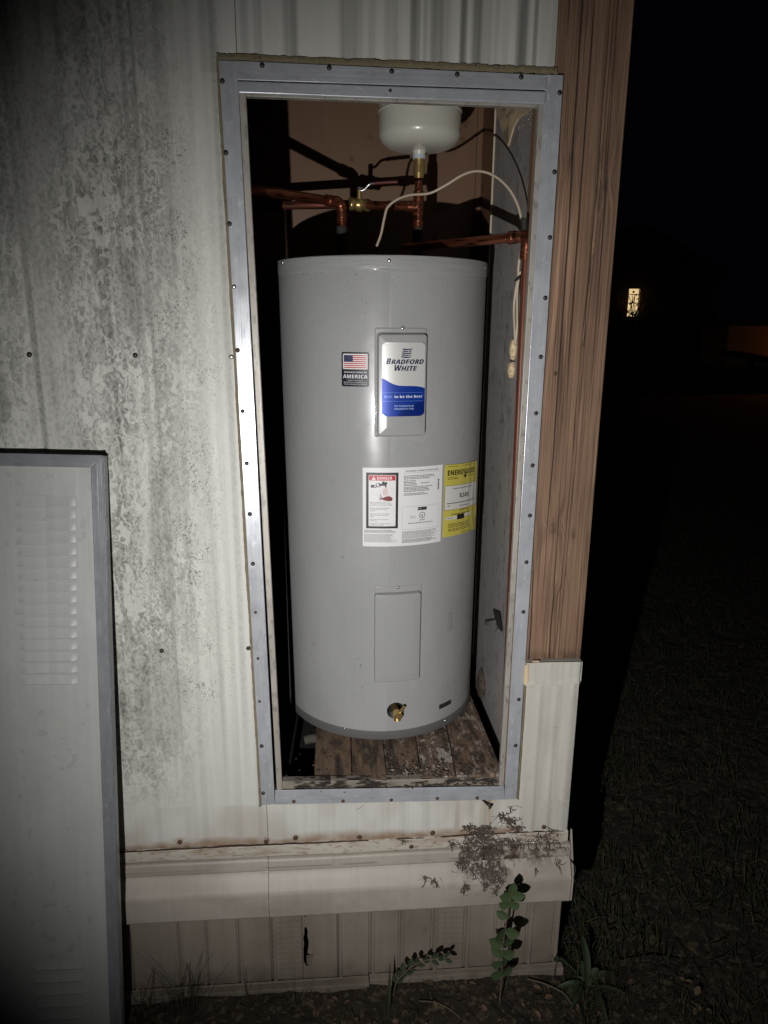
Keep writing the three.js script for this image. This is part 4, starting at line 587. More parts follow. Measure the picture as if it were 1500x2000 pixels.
{
  const x = 0.2205, o = thing('cold_water_pipe', 'copper tee and brass ball valve line under the expansion tank', 'pipe', V(x, 1.752, pz)), R0 = (g) => rel(g, V(x, 1.752, pz)), yy = 1.8015;
  part('riser', R0(merge(cyl(V(x, 1.752, pz), V(x, 1.878, pz), 0.0095, 0.0095, 20))), mCopper, o);
  part('tee', R0(merge(cyl(V(x, 1.782, pz), V(x, 1.822, pz), 0.0122, 0.0122, 22), cyl(V(x - 0.026, yy, pz), V(x, yy, pz), 0.0118, 0.0118, 22), collar(V(x, 1.758, pz), V(0, 1, 0)), collar(V(x, 1.824, pz), V(0, 1, 0), 0.0118, 0.01))), mCopper, o);
  part('pipe_run', R0(merge(cyl(V(0.105, yy + 0.009, pz - 0.05), V(x - 0.02, yy, pz), 0.0096, 0.0096, 20), collar(V(0.152, yy + 0.005, pz - 0.029), V(0.91, -0.06, 0.40).normalize(), 0.0108, 0.02))), mCopper, o);
  part('pipe_run', R0(cyl(V(-0.36, 1.812, pz - 0.16), V(0.066, yy + 0.011, pz - 0.06), 0.0096, 0.0096, 20)), mCopperDull, o, 'dull run from the valve to the left');
  const vb = V(0.086, yy + 0.010, pz - 0.054), vprof = [[0.0001, -0.027], [0.011, -0.027], [0.0145, -0.025], [0.0145, -0.016], [0.0125, -0.015], [0.0125, -0.011], [0.0155, -0.006], [0.0162, 0], [0.0155, 0.006], [0.0125, 0.011], [0.0125, 0.015], [0.0145, 0.016], [0.0145, 0.025], [0.011, 0.027], [0.0001, 0.027]];
  const vg = lathe(vprof, 8); vg.rotateZ(-Math.PI / 2); vg.rotateY(0.35); vg.translate(vb.x, vb.y, vb.z); const valve = part('ball_valve', R0(merge(vg, cyl(V(vb.x, vb.y + 0.01, vb.z + 0.004), V(vb.x, vb.y + 0.031, vb.z + 0.006), 0.0058, 0.005, 14))), mBrass, o, 'brass ball valve');
  const hp = [V(vb.x - 0.004, vb.y + 0.031, vb.z + 0.006), V(vb.x + 0.009, vb.y + 0.0305, vb.z + 0.008), V(vb.x + 0.024, vb.y + 0.043, vb.z + 0.012), V(vb.x + 0.034, vb.y + 0.0445, vb.z + 0.016)];
  part('lever', R0(merge(tube(hp, 0.0030, 30, 8), cyl(V(vb.x, vb.y + 0.03, vb.z + 0.006), V(vb.x, vb.y + 0.037, vb.z + 0.006), 0.0062, 0.0055, 6))), mSteel, valve);
  part('lever_grip', R0(tube([hp[3], V(vb.x + 0.05, vb.y + 0.0455, vb.z + 0.02), V(vb.x + 0.088, vb.y + 0.047, vb.z + 0.028)], 0.0042, 20, 10)), std({ color: col(0.09, 0.015, 0.012), roughness: 0.5 }), valve);
  part('union', R0(merge(cyl(V(x, 1.862, pz), V(x, 1.872, pz), 0.011, 0.012, 16), cyl(V(x, 1.872, pz), V(x, 1.888, pz), 0.0148, 0.0148, 6), cyl(V(x, 1.888, pz), V(x, 1.904, pz), 0.0125, 0.0135, 6))), mBrass, o, 'brass union under the tank');
}
{ // expansion tank
  const p = V(0.2195, 1.905, -0.398), o = thing('expansion_tank', 'small cream expansion tank hanging stem down above the heater', 'tank', p), R = 0.0925;
  const prof = [[0.0001, 0.012], [0.013, 0.012]]; for (let i = 0; i <= 20; i++) { const t = i / 20 * Math.PI / 2; prof.push([0.013 + (R - 0.013) * Math.pow(Math.sin(t), 0.66), 0.013 + 0.036 * (1 - Math.cos(t))]); }
  prof.push([R, 0.055], [R, 0.07], [R, 0.088], [R + 0.0004, 0.0895]); part('tank_shell', lathe(prof, 96), mTank, o);
  part('seam_band', lathe([[R - 0.002, 0.0885], [R + 0.0010, 0.0893], [R + 0.0022, 0.0915], [R + 0.0012, 0.0935], [R - 0.002, 0.0955]], 96), mTank, o);
  const up = [[R - 0.001, 0.0940], [R, 0.0955], [R, 0.19]]; for (let i = 0; i <= 16; i++) { const t = i / 16 * Math.PI / 2; up.push([R * Math.pow(Math.cos(t), 0.8) + 0.0001, 0.19 + 0.062 * Math.sin(t)]); } part('tank_dome', lathe(up, 96), mTank, o);
  part('stem', merge(cyl(V(0, 0.004, 0), V(0, 0.022, 0), 0.0135, 0.018, 28)), mTank, o); part('stem_collar', cyl(V(0, -0.003, 0), V(0, 0.0045, 0), 0.0148, 0.0148, 28), std({ color: col(0.5, 0.55, 0.62), roughness: 0.4 }), o, 'pale blue collar');
}
{ // relief pipe along the right
  const rx = 0.392, el = onX(1008, 466, rx), top = onX(1022, 490, rx), yb = 0.62, o = thing('relief_pipe', 'copper relief pipe turning down beside the grey board at the right jamb', 'pipe', V(top.x, yb, top.z)), R0 = (g) => rel(g, V(top.x, yb, top.z)), zz = -0.092;
  const start = V(0.19, 1.712, -0.42), knee = V(rx - 0.004, 1.709, zz - 0.02);
  const d = knee.clone().sub(start).normalize();
  part('pipe_run', R0(cyl(start, knee.clone().addScaledVector(d, -0.01), 0.0095, 0.0095, 20)), mCopper, o);
  part('elbow', R0(merge(tube([knee.clone().addScaledVector(d, -0.02), knee.clone().addScaledVector(d, -0.008), V(rx + 0.003, 1.707, zz - 0.006), V(rx + 0.005, 1.697, zz), V(rx + 0.005, 1.683, zz), V(rx + 0.005, 1.667, zz)], 0.0117, 30, 18), collar(knee.clone().addScaledVector(d, -0.026), d, 0.0128), collar(V(rx + 0.005, 1.666, zz), V(0, 1, 0), 0.0128))), mCopper, o);
  part('downpipe', R0(cyl(V(rx + 0.005, 1.67, zz), V(rx + 0.006, yb, zz + 0.03), 0.0078, 0.0078, 18)), mCopperDull, o);
}
// cables
{
  const pt = (a, x0, x1) => a.map(([x, y, z], i) => onZ(x, y, z));
  const cream = pt([[736, 480, -0.21], [744, 458, -0.22], [751, 425, -0.23], [757, 405, -0.235], [775, 390, -0.24], [800, 381, -0.25], [840, 377, -0.26], [870, 362, -0.25], [905, 341, -0.22], [933, 334, -0.19], [965, 343, -0.16], [995, 370, -0.13], [1013, 405, -0.11], [1020, 438, -0.095]]);
  solo('cream_cable', tube(cream, 0.0027, 120, 8), mCream, 'cream cable with a loose end hanging over the heater rim', 'cable');
  const wrap = pt([[1024, 428, -0.093], [1025, 450, -0.09]]); solo('tape_wrap', cyl(wrap[0], wrap[1], 0.0085, 0.0075, 12), mCable, 'black tape wrapped round the cable end above the relief pipe elbow', 'tape');
  const wire = (a) => tube(a.map(([x, y, z]) => onX(x, y, z)), 0.0026, 60, 6);
  const loop = thing('white_wire', 'cream wire pair running down behind the copper downpipe', 'wire');
  part('strand', wire([[1017, 490, 0.397], [1013, 520, 0.398], [1012, 540, 0.399], [1007, 570, 0.398], [1004, 600, 0.398], [1005, 640, 0.398], [1006, 665, 0.398]]), mCream, loop); part('strand', wire([[1016, 530, 0.4], [1011, 560, 0.4], [1010, 600, 0.4], [1010, 640, 0.4], [1007, 668, 0.4]]), mCream, loop);
  part('staple', wire([[1007, 548, 0.396], [1012, 544, 0.394], [1017, 541, 0.398]]), mCable, loop);
  const blob = (x, y, sx, sy) => { const p = onX(x, y, RW - 0.008), g = new THREE.IcosahedronGeometry(0.012, 3), a = g.attributes.position; for (let i = 0; i < a.count; i++) { const k = 0.75 + 0.6 * fbm(a.getY(i) * 120 + 20, a.getZ(i) * 120 + 20, 3, 95); a.setXYZ(i, a.getX(i) * 0.7 * k, a.getY(i) * sy * k, a.getZ(i) * sx * k); } g.computeVertexNormals(); g.translate(p.x, p.y, p.z); return g; };
  solo('foam_blob', merge(blob(1003, 682, 0.9, 1.9)), mFoam, 'upper lump of yellow foam below the wire on the grey board', 'foam lump', 'foam lumps below the wire'); solo('foam_blob', merge(blob(999, 722, 1.3, 1.5)), mFoam, 'lower and rounder lump of yellow foam on the grey board', 'foam lump', 'foam lumps below the wire');
}
{ const p = onZ(692, 1583, 0.003), q = onZ(712, 1571, 0.003); part('paint_flake', sheet(10, 3, (u, v) => [mix(p.x, q.x, u), mix(p.y, q.y, u) + 0.0022 * (v - 0.5) * Math.sin(3.1 * u) + 0.001 * Math.sin(u * 9), 0.0035 + 0.004 * v * Math.sin(3.1 * u), u, v]), mVoid, home); }
// bent nail sticking out under the bottom strip
{ const p = onZ(942, 1562, 0.004), q = onZ(957, 1576, 0.022), d = q.clone().sub(p).normalize(); solo('bent_nail', merge(cyl(p, q, 0.0018, 0.0022, 8), cyl(q, q.clone().addScaledVector(d, 0.002), 0.0048, 0.0048, 12)), mScrew, 'bent nail sticking out below the bottom frame strip', 'nail'); }

// ---------------------------------------------------------------- detached closet door leaning on the wall
{
  const TR = onZ(207, 891, 0.034), BR = onZ(229, 2010, 0.165), H = TR.y - 0.004 + 0.0, lean = Math.atan2(0.165 - 0.034, H), W = 0.545, L = Math.hypot(H, 0.131);
  const o = thing('closet_door', 'detached white metal closet door with louvers leaning against the siding', 'door', V(TR.x, 0.004, 0.165 + 0.0)); o.rotation.x = -lean; o.rotation.z = Math.atan2(TR.x - BR.x, 1.3) * -0.85; o.rotation.order = 'ZXY';
  o.position.x = TR.x - (TR.x - BR.x) * 1.0 ; 
  const doorMap = tex(768, 1536, (u, v) => { const a = fbm(u * 4, v * 9, 4, 601), d = ss(0.74, 0.79, fbm(u * 30, v * 70, 3, 603)), s = fbm(u * 50, v * 3, 2, 605), k = 0.18 * a + 0.08 * s + 0.10 * d; return [mix(172, 84, k), mix(173, 84, k), mix(171, 80, k)]; });
  const mDoor = std({ map: doorMap, roughness: 0.45, bumpMap: rep(sidingBump, 2, 4), bumpScale: 0.002 });
  const panel = slab([V(-W, L, 0), V(0, L, 0), V(0, 0, 0), V(-W, 0, 0)], 0.02, 0.002); { const uv = panel.attributes.uv; for (let i = 0; i < uv.count; i++) uv.setXY(i, (uv.getX(i) + W) / W, uv.getY(i) / L); }
  part('door_panel', panel, mDoor, o);
  const tw = 0.0215, Z = 0.0025, q = (a) => slab(a.map(([x, y]) => V(x, y, Z)), 0.0045, 0.0012);
  part('edge_trim', q([[-tw + 0.0006, L - tw], [0.0025, L + 0.0025], [0.0025, -0.002], [-tw + 0.0006, tw]]), mAluDull, o, 'right aluminium edge trim'); part('edge_trim', q([[-W - 0.0025, L + 0.0025], [0.0016, L + 0.0025], [-tw, L - tw + 0.0006], [-W + tw, L - tw + 0.0006]]), mAluDullH, o, 'top aluminium edge trim');
  part('edge_trim', q([[-W - 0.0025, L + 0.0016], [-W + tw - 0.0006, L - tw], [-W + tw - 0.0006, tw], [-W - 0.0025, -0.002]]), mAluV, o); part('edge_trim', q([[-W + tw, tw - 0.0006], [-tw, tw - 0.0006], [0.0016, -0.003], [-W - 0.0016, -0.003]]), mAluH, o);
  part('edge_return', box(-0.0005, 0.003, 0, L, -0.022, -0.0025, 0.001), mAluDull, o);
  // pressed louvers
  const lv = (w, h) => sheet(24, 14, (u, v) => { const x = (u - 0.5) * w, e = Math.min(u, 1 - u) * w, f = ss(0, 0.010, e); const z = 0.0042 * f * Math.pow(1 - v, 1.3) * (v < 0.07 ? 0.15 + 0.85 * v / 0.07 : 1); return [x, (v - 0.0) * h - (v < 0.07 ? -0.0008 : 0), 0.0004 + z, x, v * h]; });
  const geo = lv(0.106, 0.0205), inv = o; o.updateMatrixWorld(true);
  const toLocal = (px, py) => { const M = o.matrixWorld, n = V(0, 0, 1).transformDirection(M), p0 = V(0, 0, 0).applyMatrix4(M), d = look(px, py), t = p0.clone().sub(EYE).dot(n) / d.dot(n); return o.worldToLocal(d.multiplyScalar(t).add(EYE)); };
  const a = toLocal(90, 990), b = toLocal(97, 1337), n = 16;
  for (let i = 0; i < n; i++) { const t = i / (n - 1), m = part('louver', geo, mDoor, o); m.position.set(mix(a.x, b.x, t), mix(a.y, b.y, t), 0.0002); }
  const c = toLocal(112, 1893), e = toLocal(120, 1990); for (let i = 0; i < 9; i++) { const m = part('louver', geo, mDoor, o); const t = i / 4; m.position.set(mix(c.x, e.x, t), mix(c.y, e.y, t), 0.0002); }
}

// ---------------------------------------------------------------- plants and ground litter
const leafMat = (r, g, b) => phys({ color: col(r, g, b), roughness: 0.6, transmission: 0.15, thickness: 0, side: THREE.DoubleSide });
const mLeaf = leafMat(0.055, 0.088, 0.034), mLeafDark = leafMat(0.034, 0.052, 0.022), mStem = std({ color: col(0.13, 0.10, 0.07), roughness: 0.8 }), mDry = std({ color: col(0.035, 0.03, 0.02), roughness: 0.9, side: THREE.DoubleSide });
const leafGeo = (l, w, fold = 0.25, pw = 1) => sheet(6, 8, (u, v) => { const s = Math.pow(Math.sin(Math.PI * Math.pow(v, pw)), 0.75), x = (u - 0.5) * w * s; return [x, v * l, Math.abs(x) * fold + 0.12 * l * v * v, u, v]; });
function placeLeaf(g, p, yaw, tilt, roll = 0, s = 1) { const c = g.clone(); c.scale(s, s, s); c.rotateZ(roll); c.rotateX(tilt); c.rotateY(yaw); c.translate(p.x, p.y, p.z); return c; }
{ // young shoot with round leaves in pairs
  const b = V(0.382, 0.012, 0.085), o = thing('sapling', 'small green shoot with round paired leaves in front of the skirting, right of centre', 'plant', b);
  const st = [V(0, 0, 0), V(0.001, 0.09, 0.0), V(-0.002, 0.18, 0.006), V(0.003, 0.30, 0.018), V(0.006, 0.345, 0.026)], cu = new THREE.CatmullRomCurve3(st);
  part('stem', tube(st, 0.0018, 40, 6), mStem, o);
  const g = leafGeo(0.030, 0.028, 0.2, 0.8);
  for (let i = 0; i < 9; i++) { const t = 0.26 + i * 0.082, p = cu.getPoint(t), s = (1 - 0.45 * Math.abs(t - 0.45)) * rr(0.85, 1.1); for (const k of [-1, 1]) { const a = k * (0.9 + rr(-0.25, 0.25)); const c = g.clone(); c.scale(s * 1.12, s * 1.12, s); c.rotateX(rr(-0.35, 0.15)); c.rotateZ(-a * 1.25); c.rotateY(rr(-0.5, 0.5) + (i % 2 ? 0.5 * k : 0)); c.translate(p.x, p.y, p.z + 0.002); part('leaf', c, mLeaf, o); } }
  { const p = cu.getPoint(1), c = g.clone(); c.scale(0.75, 0.95, 0.8); c.translate(p.x, p.y - 0.004, p.z); part('leaf', c, mLeaf, o); }
}
{ // leaning sprig
  const b = onZ(765, 1945, 0.07); b.y = 0.01; const o = thing('leafy_sprig', 'low leaning sprig of dark pointed leaves left of the taller shoot', 'plant', b);
  const st = [[768, 1945], [775, 1918], [790, 1900], [815, 1882], [845, 1873], [870, 1870]].map(([x, y]) => { const p = onZ(x, y, 0.06).sub(b); if (p.y < 0) p.y = 0; return p; }), cu = new THREE.CatmullRomCurve3(st);
  part('stem', tube(st, 0.0014, 30, 6), mStem, o); const g = leafGeo(0.022, 0.012, 0.3);
  for (let i = 0; i < 9; i++) { const t = 0.18 + i * 0.1, p = cu.getPoint(t), d = cu.getTangent(t), a = Math.atan2(d.x, d.y); for (const k of [-1, 1]) { const c = g.clone(), s = rr(0.8, 1.15); c.scale(s, s, s); c.rotateX(rr(-0.5, 0.3)); c.rotateZ(-(a + k * rr(0.5, 0.9))); c.translate(p.x, p.y, p.z); part('leaf', c, mLeafDark, o); } }
}
{ // standing dead blade beside it
  const b = onZ(758, 1955, 0.085); b.y = 0.005; const g = sheet(3, 14, (u, v) => [(u - 0.5) * 0.008 * Math.sin(Math.PI * (0.12 + 0.85 * v)) + 0.006 * v, 0.125 * v, 0.004 * Math.abs(u - 0.5) - 0.03 * v * v, u, v]); g.translate(b.x, b.y, b.z); solo('tall_weed', g, mLeafDark, 'single tall dark blade standing left of the leaning sprig', 'plant');
}
{ // broad-leaved rosette at the corner
  const b = V(0.60, 0.012, 0.055), o = thing('weed_rosette', 'broad strap leaved weed at the right corner of the skirting', 'plant', b);
  const strap = (l, w, droop) => sheet(6, 14, (u, v) => { const s = Math.pow(Math.sin(Math.PI * (0.10 + 0.9 * v) * 0.97), 0.6), x = (u - 0.5) * w * s; return [x, l * (v * 0.8 - droop * v * v * 0.6), l * v * 0.75 + Math.abs(x) * 0, u, v].map((q, i) => i === 1 ? q + Math.abs(x) * 0.35 : q); });
  for (let i = 0; i < 14; i++) { const a = i * 2.4 + rr(-0.6, 0.6), g = strap(rr(0.05, 0.15), rr(0.010, 0.026), rr(0.2, 1.4)); g.rotateX(rr(-0.35, 0.35)); g.rotateZ(rr(-0.3, 0.3)); g.rotateY(a); g.translate(rr(-0.012, 0.012), 0.004, rr(-0.012, 0.012)); part('leaf', g, mLeafDark, o); }
}
{ // small seedling beside the corner
  const b = V(0.525, 0.008, 0.03), o = thing('seedling', 'tiny seedling with one dark round leaf at the corner post of the skirting', 'plant', b); part('stem', tube([V(0, 0, 0), V(0.002, 0.04, 0), V(0.004, 0.066, -0.002)], 0.001, 12, 5), mStem, o); const g = leafGeo(0.022, 0.015); g.translate(0.004, 0.062, -0.002); part('leaf', g, mLeafDark, o);
}
// dry grass tufts along the skirting
function tuft(x, z, n, h, spread, label) {
  const o = thing('grass_tuft', label, 'grass tuft', V(x, 0.004, z), 'dry grass tufts along the skirting'), gs = [];
  for (let i = 0; i < n; i++) { const a = rr(0, 6.28), l = h * rr(0.5, 1.1), w = rr(0.0012, 0.0028), lean = rr(0.1, spread), bend = rr(0.2, 1.2), bx = rr(-0.03, 0.03), bz = rr(-0.012, 0.02); const g = sheet(2, 10, (u, v) => { const f = lean * v + bend * v * v * v * 0.6, X = (u - 0.5) * w * (1 - v * 0.9); return [X, l * (v - 0.28 * bend * v * v * v), l * f * 0.6 + Math.abs(u - 0.5) * w * 0.5, u, v]; }); g.rotateY(a); g.translate(bx, 0, bz); gs.push(g); }
  const m = part('blades', merge(gs), mDry, o); m.userData.kind = 'stuff'; return o;
}
tuft(-0.335, 0.045, 40, 0.19, 0.9, 'tallest dry grass tuft, near the leaning door');
tuft(-0.415, 0.05, 26, 0.12, 1.3, 'dry grass tuft right beside the foot of the leaning door');
tuft(-0.19, 0.05, 24, 0.085, 1.5, 'low dry grass tuft in front of the left ground channel');
tuft(-0.08, 0.055, 22, 0.07, 1.4, 'small dry grass tuft below the torn skirting hole');
tuft(0.66, 0.10, 40, 0.11, 1.3, 'dark grass tuft right of the broad leaved weed');
tuft(0.57, 0.10, 24, 0.06, 1.5, 'short grass tuft just left of the broad leaved weed');
// lawn: real blades, too many to count
{
  const blade = sheet(2, 4, (u, v) => [(u - 0.5) * 0.006 * (1 - 0.9 * v), v, 0.35 * v * v, u, v]);
  const N = 60000, m = new THREE.InstancedMesh(blade, std({ color: col(0.030, 0.032, 0.015), roughness: 0.9, side: THREE.DoubleSide }), N), M = new THREE.Matrix4(), Q = new THREE.Quaternion(), C = new THREE.Color(); let k = 0, tries = 0;
  while (k < N && tries++ < N * 6) { const r = rnd(), x = 0.57 + 7.5 * r * r, z = 0.7 - 9 * Math.pow(rnd(), 1.7); if (x < 0.66 && z < 0.02 && rnd() < 0.4) continue; const cm = fbm(x * 5, z * 5, 3, 701); if (ss(0.25, 0.7, cm) + 0.1 < rnd()) continue; const h = rr(0.02, 0.05) + 0.06 * cm * rnd(); Q.setFromEuler(new THREE.Euler(rr(-0.7, 0.7), rr(0, 6.28), rr(-0.7, 0.7))); M.compose(V(x, -0.002, z), Q, V(rr(0.3, 0.9), h, h)); m.setMatrixAt(k, M); const t = rnd(), d = rnd() < 0.25; m.setColorAt(k, d ? C.setRGB(1.7 * t + 0.6, 1.4 * t + 0.5, 1.1) : C.setRGB(0.6 + 0.6 * t, 0.7 + 0.6 * t, 0.7)); k++; }
  m.count = k; shade(m); m.name = 'grass'; m.userData = { kind: 'stuff', label: 'sparse dark lawn right of the home', category: 'grass' }; scene.add(m);
  const N2 = 2600, m2 = new THREE.InstancedMesh(blade, std({ color: col(0.06, 0.06, 0.032), roughness: 0.85, side: THREE.DoubleSide }), N2); for (let i = 0; i < N2; i++) { const x = rr(-0.9, 0.62), z = rr(0.03, 0.4), h = rr(0.008, 0.045); Q.setFromEuler(new THREE.Euler(rr(-0.9, 0.9), rr(0, 6.28), rr(-0.9, 0.9))); M.compose(V(x, 0.006, z), Q, V(rr(0.3, 0.9), h, h)); m2.setMatrixAt(i, M); const t = rnd(); m2.setColorAt(i, C.setRGB(0.6 + t, 0.6 + 0.8 * t, 0.6 + 0.3 * t)); }
  shade(m2); m2.name = 'ground_cover'; m2.userData = { kind: 'stuff', label: 'short weeds and grass in the soil before the skirting', category: 'ground cover' }; scene.add(m2);
  // litter: dead leaves and twigs
  const lf = leafGeo(0.02, 0.012, 0.5), N3 = 620, m3 = new THREE.InstancedMesh(lf, std({ color: col(0.10, 0.07, 0.045), roughness: 0.9, side: THREE.DoubleSide }), N3); for (let i = 0; i < N3; i++) { Q.setFromEuler(new THREE.Euler(-1.57 + rr(-0.6, 0.6), rr(-0.5, 0.5), rr(0, 6.28), 'YXZ')); const s = rr(0.4, 1.2); M.compose(V(rr(-0.9, 0.9), rr(0.014, 0.024), rr(0.016, 0.4)), Q, V(s, s, s)); m3.setMatrixAt(i, M); const t = rnd(); m3.setColorAt(i, C.setRGB(0.5 + t, 0.5 + t * 0.9, 0.5 + t * 0.8)); }
  shade(m3); m3.name = 'leaf_litter'; m3.userData = { kind: 'stuff', label: 'dead leaves on the soil before the skirting', category: 'leaf litter' }; scene.add(m3);
  const tw = (pts, r) => tube(pts.map(([x, y, yy]) => onY(x, y, yy)), r, 30, 5);
  solo('twig', tw([[818, 1955, 0.028], [850, 1958, 0.03], [880, 1972, 0.028], [900, 1990, 0.025]], 0.0014), mStem, 'pale twig lying on the soil under the leaning sprig', 'twig', 'twigs on the soil'); solo('twig', tw([[1030, 1912, 0.03], [1065, 1922, 0.032], [1100, 1940, 0.03], [1120, 1965, 0.028]], 0.0018), mStem, 'longer twig on the soil under the corner of the home', 'twig', 'twigs on the soil');
}
// clump of dead roots and mud stuck on the ledge
{
  const zAt = (y) => y > 0.388 ? 0.0092 : y > 0.352 ? 0.0168 : y > 0.318 ? mix(0.0168, 0.0372, (0.352 - y) / 0.034) : 0.0386 - (0.318 - y) * 0.025;
  const gs = [], walk = (px, py, n, step, down, w) => { let p = onZ(px, py, 0.03), x = p.x, y = p.y, a = down; const pts = []; for (let i = 0; i < n; i++) { pts.push(V(x, y, (y > 0.418 ? 0.006 : zAt(y)) + 0.0005)); a += rr(-0.8, 0.8); x += Math.cos(a) * step; y += Math.sin(a) * step; } gs.push(tube(pts, w, n * 2, 4)); };
  const seeds = [[945, 1645, 20, 16, 150], [962, 1672, 16, 26, 170], [918, 1668, 14, 22, 110], [905, 1690, 8, 16, 70], [938, 1700, 22, 14, 130], [972, 1705, 14, 14, 110], [906, 1728, 4, 14, 34], [945, 1722, 5, 9, 20], [968, 1730, 4, 14, 26], [885, 1660, 8, 8, 26], [1000, 1655, 26, 10, 110], [1060, 1660, 34, 14, 80], [1092, 1690, 5, 12, 12], [1000, 1615, 16, 8, 60], [985, 1605, 8, 6, 24], [1015, 1630, 14, 5, 40], [1006, 1590, 3, 8, 8], [1066, 1645, 20, 10, 36], [1080, 1636, 14, 6, 14], [830, 1712, 6, 3, 9], [846, 1716, 9, 4, 14], [790, 1653, 5, 2, 10], [1048, 1698, 3, 2, 8], [940, 1630, 26, 5, 60]];
  for (const [px, py, sx, sy, n] of seeds) for (let i = 0; i < n; i++) { const low = py > 1680; walk(px + sx * (rnd() + rnd() + rnd() - 1.5) * 1.1, py + sy * (rnd() + rnd() - 1), 3 + (rnd() * 5 | 0), rr(0.0018, 0.0042), low ? -1.57 + rr(-0.6, 0.6) : rr(-3.1, 0), 0.00025 + 0.0011 * Math.pow(rnd(), 2)); }
  const o = solo('dead_roots', merge(gs), std({ color: col(0.085, 0.062, 0.050), roughness: 0.95 }), 'brown clump of dead roots and mud clinging to the ledge below the corner trim', 'roots'); 
  const lump = []; for (let i = 0; i < 70; i++) { const g = new THREE.IcosahedronGeometry(rr(0.001, 0.0032), 1), p = g.attributes.position; for (let j = 0; j < p.count; j++) { const k = 0.7 + 0.7 * vn(p.getX(j) * 300 + i * 3, p.getY(j) * 300 + p.getZ(j) * 200, 711); p.setXYZ(j, p.getX(j) * 1.3 * k, p.getY(j) * k, p.getZ(j) * 0.28 * k); } g.computeVertexNormals(); const q = onZ(942 + 44 * (rnd() + rnd() - 1), 1672 + 46 * (rnd() + rnd() - 1), 0.03); g.translate(q.x, q.y, zAt(q.y)); lump.push(g); }
  part('mud', merge(lump), o.material, o);
}

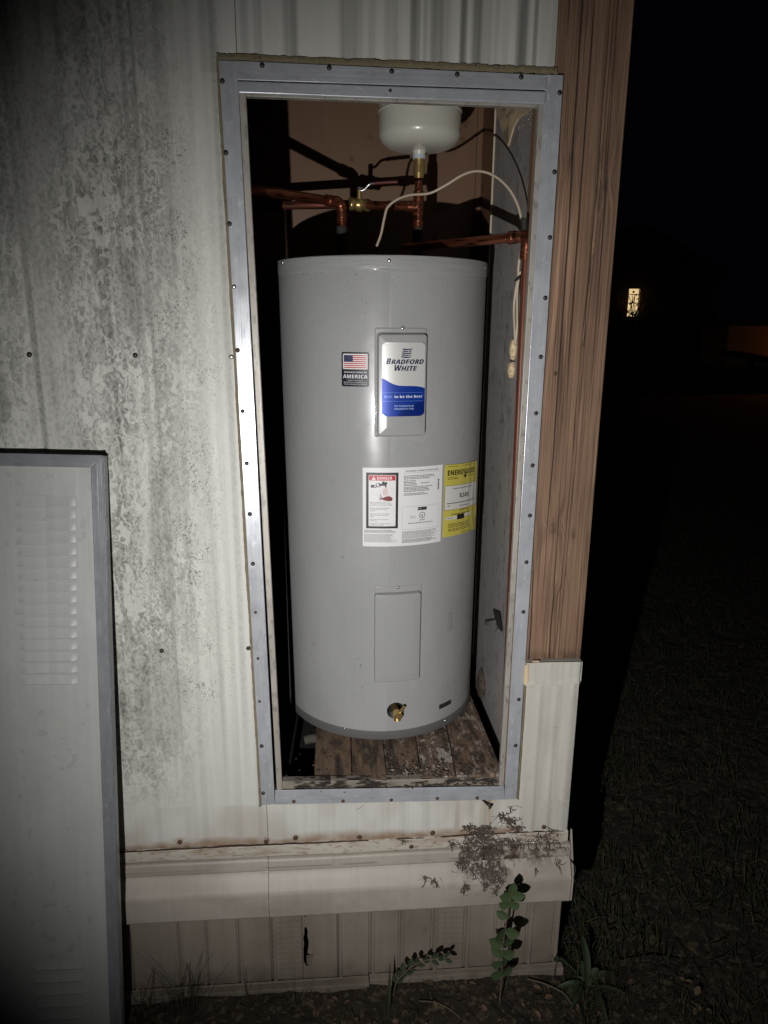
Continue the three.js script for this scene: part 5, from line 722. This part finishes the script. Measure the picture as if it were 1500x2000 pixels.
// ---------------------------------------------------------------- far away in the dark
{
  const c = onZ(1238, 591, -28), o = thing('far_house', 'dark distant house with one lit window right of the post', 'house', V(c.x, 0, -28));
  const hw = std({ color: col(0.2, 0.18, 0.16), roughness: 0.9 }), rf = std({ color: col(0.06, 0.055, 0.05), roughness: 0.9 });
  const w = 0.46, h = 1.06, cy = c.y;                       // wall in four pieces round the window
  part('wall', merge(box(-3.5, -w / 2, 0, 3.4, -4, 0, 0.01), box(w / 2, 3.5, 0, 3.4, -4, 0, 0.01), box(-w / 2, w / 2, 0, cy - h / 2, -4, 0, 0.01), box(-w / 2, w / 2, cy + h / 2, 3.4, -4, 0, 0.01)), hw, o);
  const roof = new THREE.Shape(); roof.moveTo(-3.9, 3.4); roof.lineTo(3.9, 3.4); roof.lineTo(0, 5.2); roof.closePath(); part('roof', uvMetres(new THREE.ExtrudeGeometry(roof, { depth: 4.4, bevelEnabled: false }).translate(0, 0, -4.2)), rf, o);
  const win = part('window', merge(box(-w / 2, w / 2, cy - 0.035, cy + 0.0, -0.06, 0.02, 0.004), box(-w / 2, w / 2, cy + 0.30, cy + 0.325, -0.06, 0.02, 0.004), box(-w / 2, w / 2, cy - 0.30, cy - 0.28, -0.06, 0.02, 0.004)), rf, o, 'lit window');
  part('lit_curtain', box(-w / 2, w / 2, cy - h / 2, cy + h / 2, -0.2, -0.16, 0.004), std({ color: col(0.3, 0.25, 0.15), emissive: col(1.0, 0.72, 0.36), emissiveIntensity: 0.75, roughness: 0.9 }), win, 'glowing window');
  const glow = new THREE.PointLight(0xffc070, 0.04, 0, 2); glow.position.set(c.x, cy, -28 + 0.3); glow.castShadow = true; scene.add(glow);
  // a branchy bush between here and there
  const bp = onZ(1237, 600, -26.5), b = thing('far_bush', 'bare branched bush before the distant lit window', 'bush', V(bp.x, 0, -26.5)), gs = [], lv = [], lg = leafGeo(0.10, 0.07);
  for (let i = 0; i < 26; i++) { let p = V(rr(-0.3, 0.3), 0, rr(-0.2, 0.2)), a = rr(-0.25, 0.25); const pts = []; for (let j = 0; j < 8; j++) { pts.push(p.clone()); p.x += Math.sin(a) * 0.32; p.y += Math.cos(a) * 0.36; a += rr(-0.4, 0.4); } gs.push(tube(pts, 0.012, 16, 4)); for (let j = 2; j < 8; j++) for (let q = 0; q < 4; q++) if (pts[j].y < 2.0 || rnd() < 0.35) lv.push(placeLeaf(lg, pts[j].clone().add(V(rr(-0.08, 0.08), rr(-0.08, 0.08), 0)), rr(0, 6), rr(-1, 1), rr(0, 6))); }
  part('branches', merge(gs), mStem, b); part('foliage', merge(lv), mLeafDark, b).userData.kind = 'stuff';
}
{
  const a = onZ(1424, 638, -16), b0 = onZ(1500, 690, -16), o = thing('far_shed', 'dim ochre shed wall lit by an amber lamp at the right edge', 'shed', V(a.x, 0, -16));
  const ow = std({ color: col(0.30, 0.19, 0.09), roughness: 0.9 }), dk = std({ color: col(0.03, 0.028, 0.026), roughness: 0.9 });
  const y1 = a.y + 0.02, y0 = onZ(1424, 684, -16).y;
  part('wall', box(0, 5.5, y0 - 0.4, y1, -3, 0, 0.01), ow, o); part('lower_wall', box(0.02, 5.5, 0, y0 - 0.4, -3, -0.02, 0.01), dk, o);
  part('roof', box(-0.12, 5.7, y1, y1 + 0.12, -3.2, 0.10, 0.01), dk, o);
  const aw = slab([V(-0.1, y0, 0.9), V(5.5, y0 - 1.0, 0.9), V(5.5, y0 - 1.1, 0.9), V(-0.1, y0 - 0.1, 0.9)], 0.9, 0.01); part('awning', aw, dk, o, 'dark sloping awning');
  for (const [x, z] of [[0.2, 0.8], [5.3, 0.8]]) part('awning_post', box(x - 0.05, x + 0.05, 0, y0 - 0.12 - (x > 1 ? 0.98 : 0.05), z - 0.05, z + 0.05, 0.004), dk, o);
  const lp = V(a.x + 2.6, (y0 + y1) / 2 - 0.05, -16 + 0.22), lamp = thing('amber_lamp', 'amber lamp on the wall of the distant shed', 'lamp', lp); part('lamp_bulb', new THREE.SphereGeometry(0.05, 16, 12), std({ color: col(0.4, 0.2, 0.05), emissive: col(1, 0.45, 0.1), emissiveIntensity: 0.5 }), lamp); part('lamp_mount', cyl(V(0, 0, -0.05), V(0, 0, -0.22), 0.03, 0.05, 12), dk, lamp);
  const L = new THREE.PointLight(0xff9a3c, 2.0, 0, 2); L.position.copy(lp); L.castShadow = true; scene.add(L);
}

renderer.render(scene, camera);
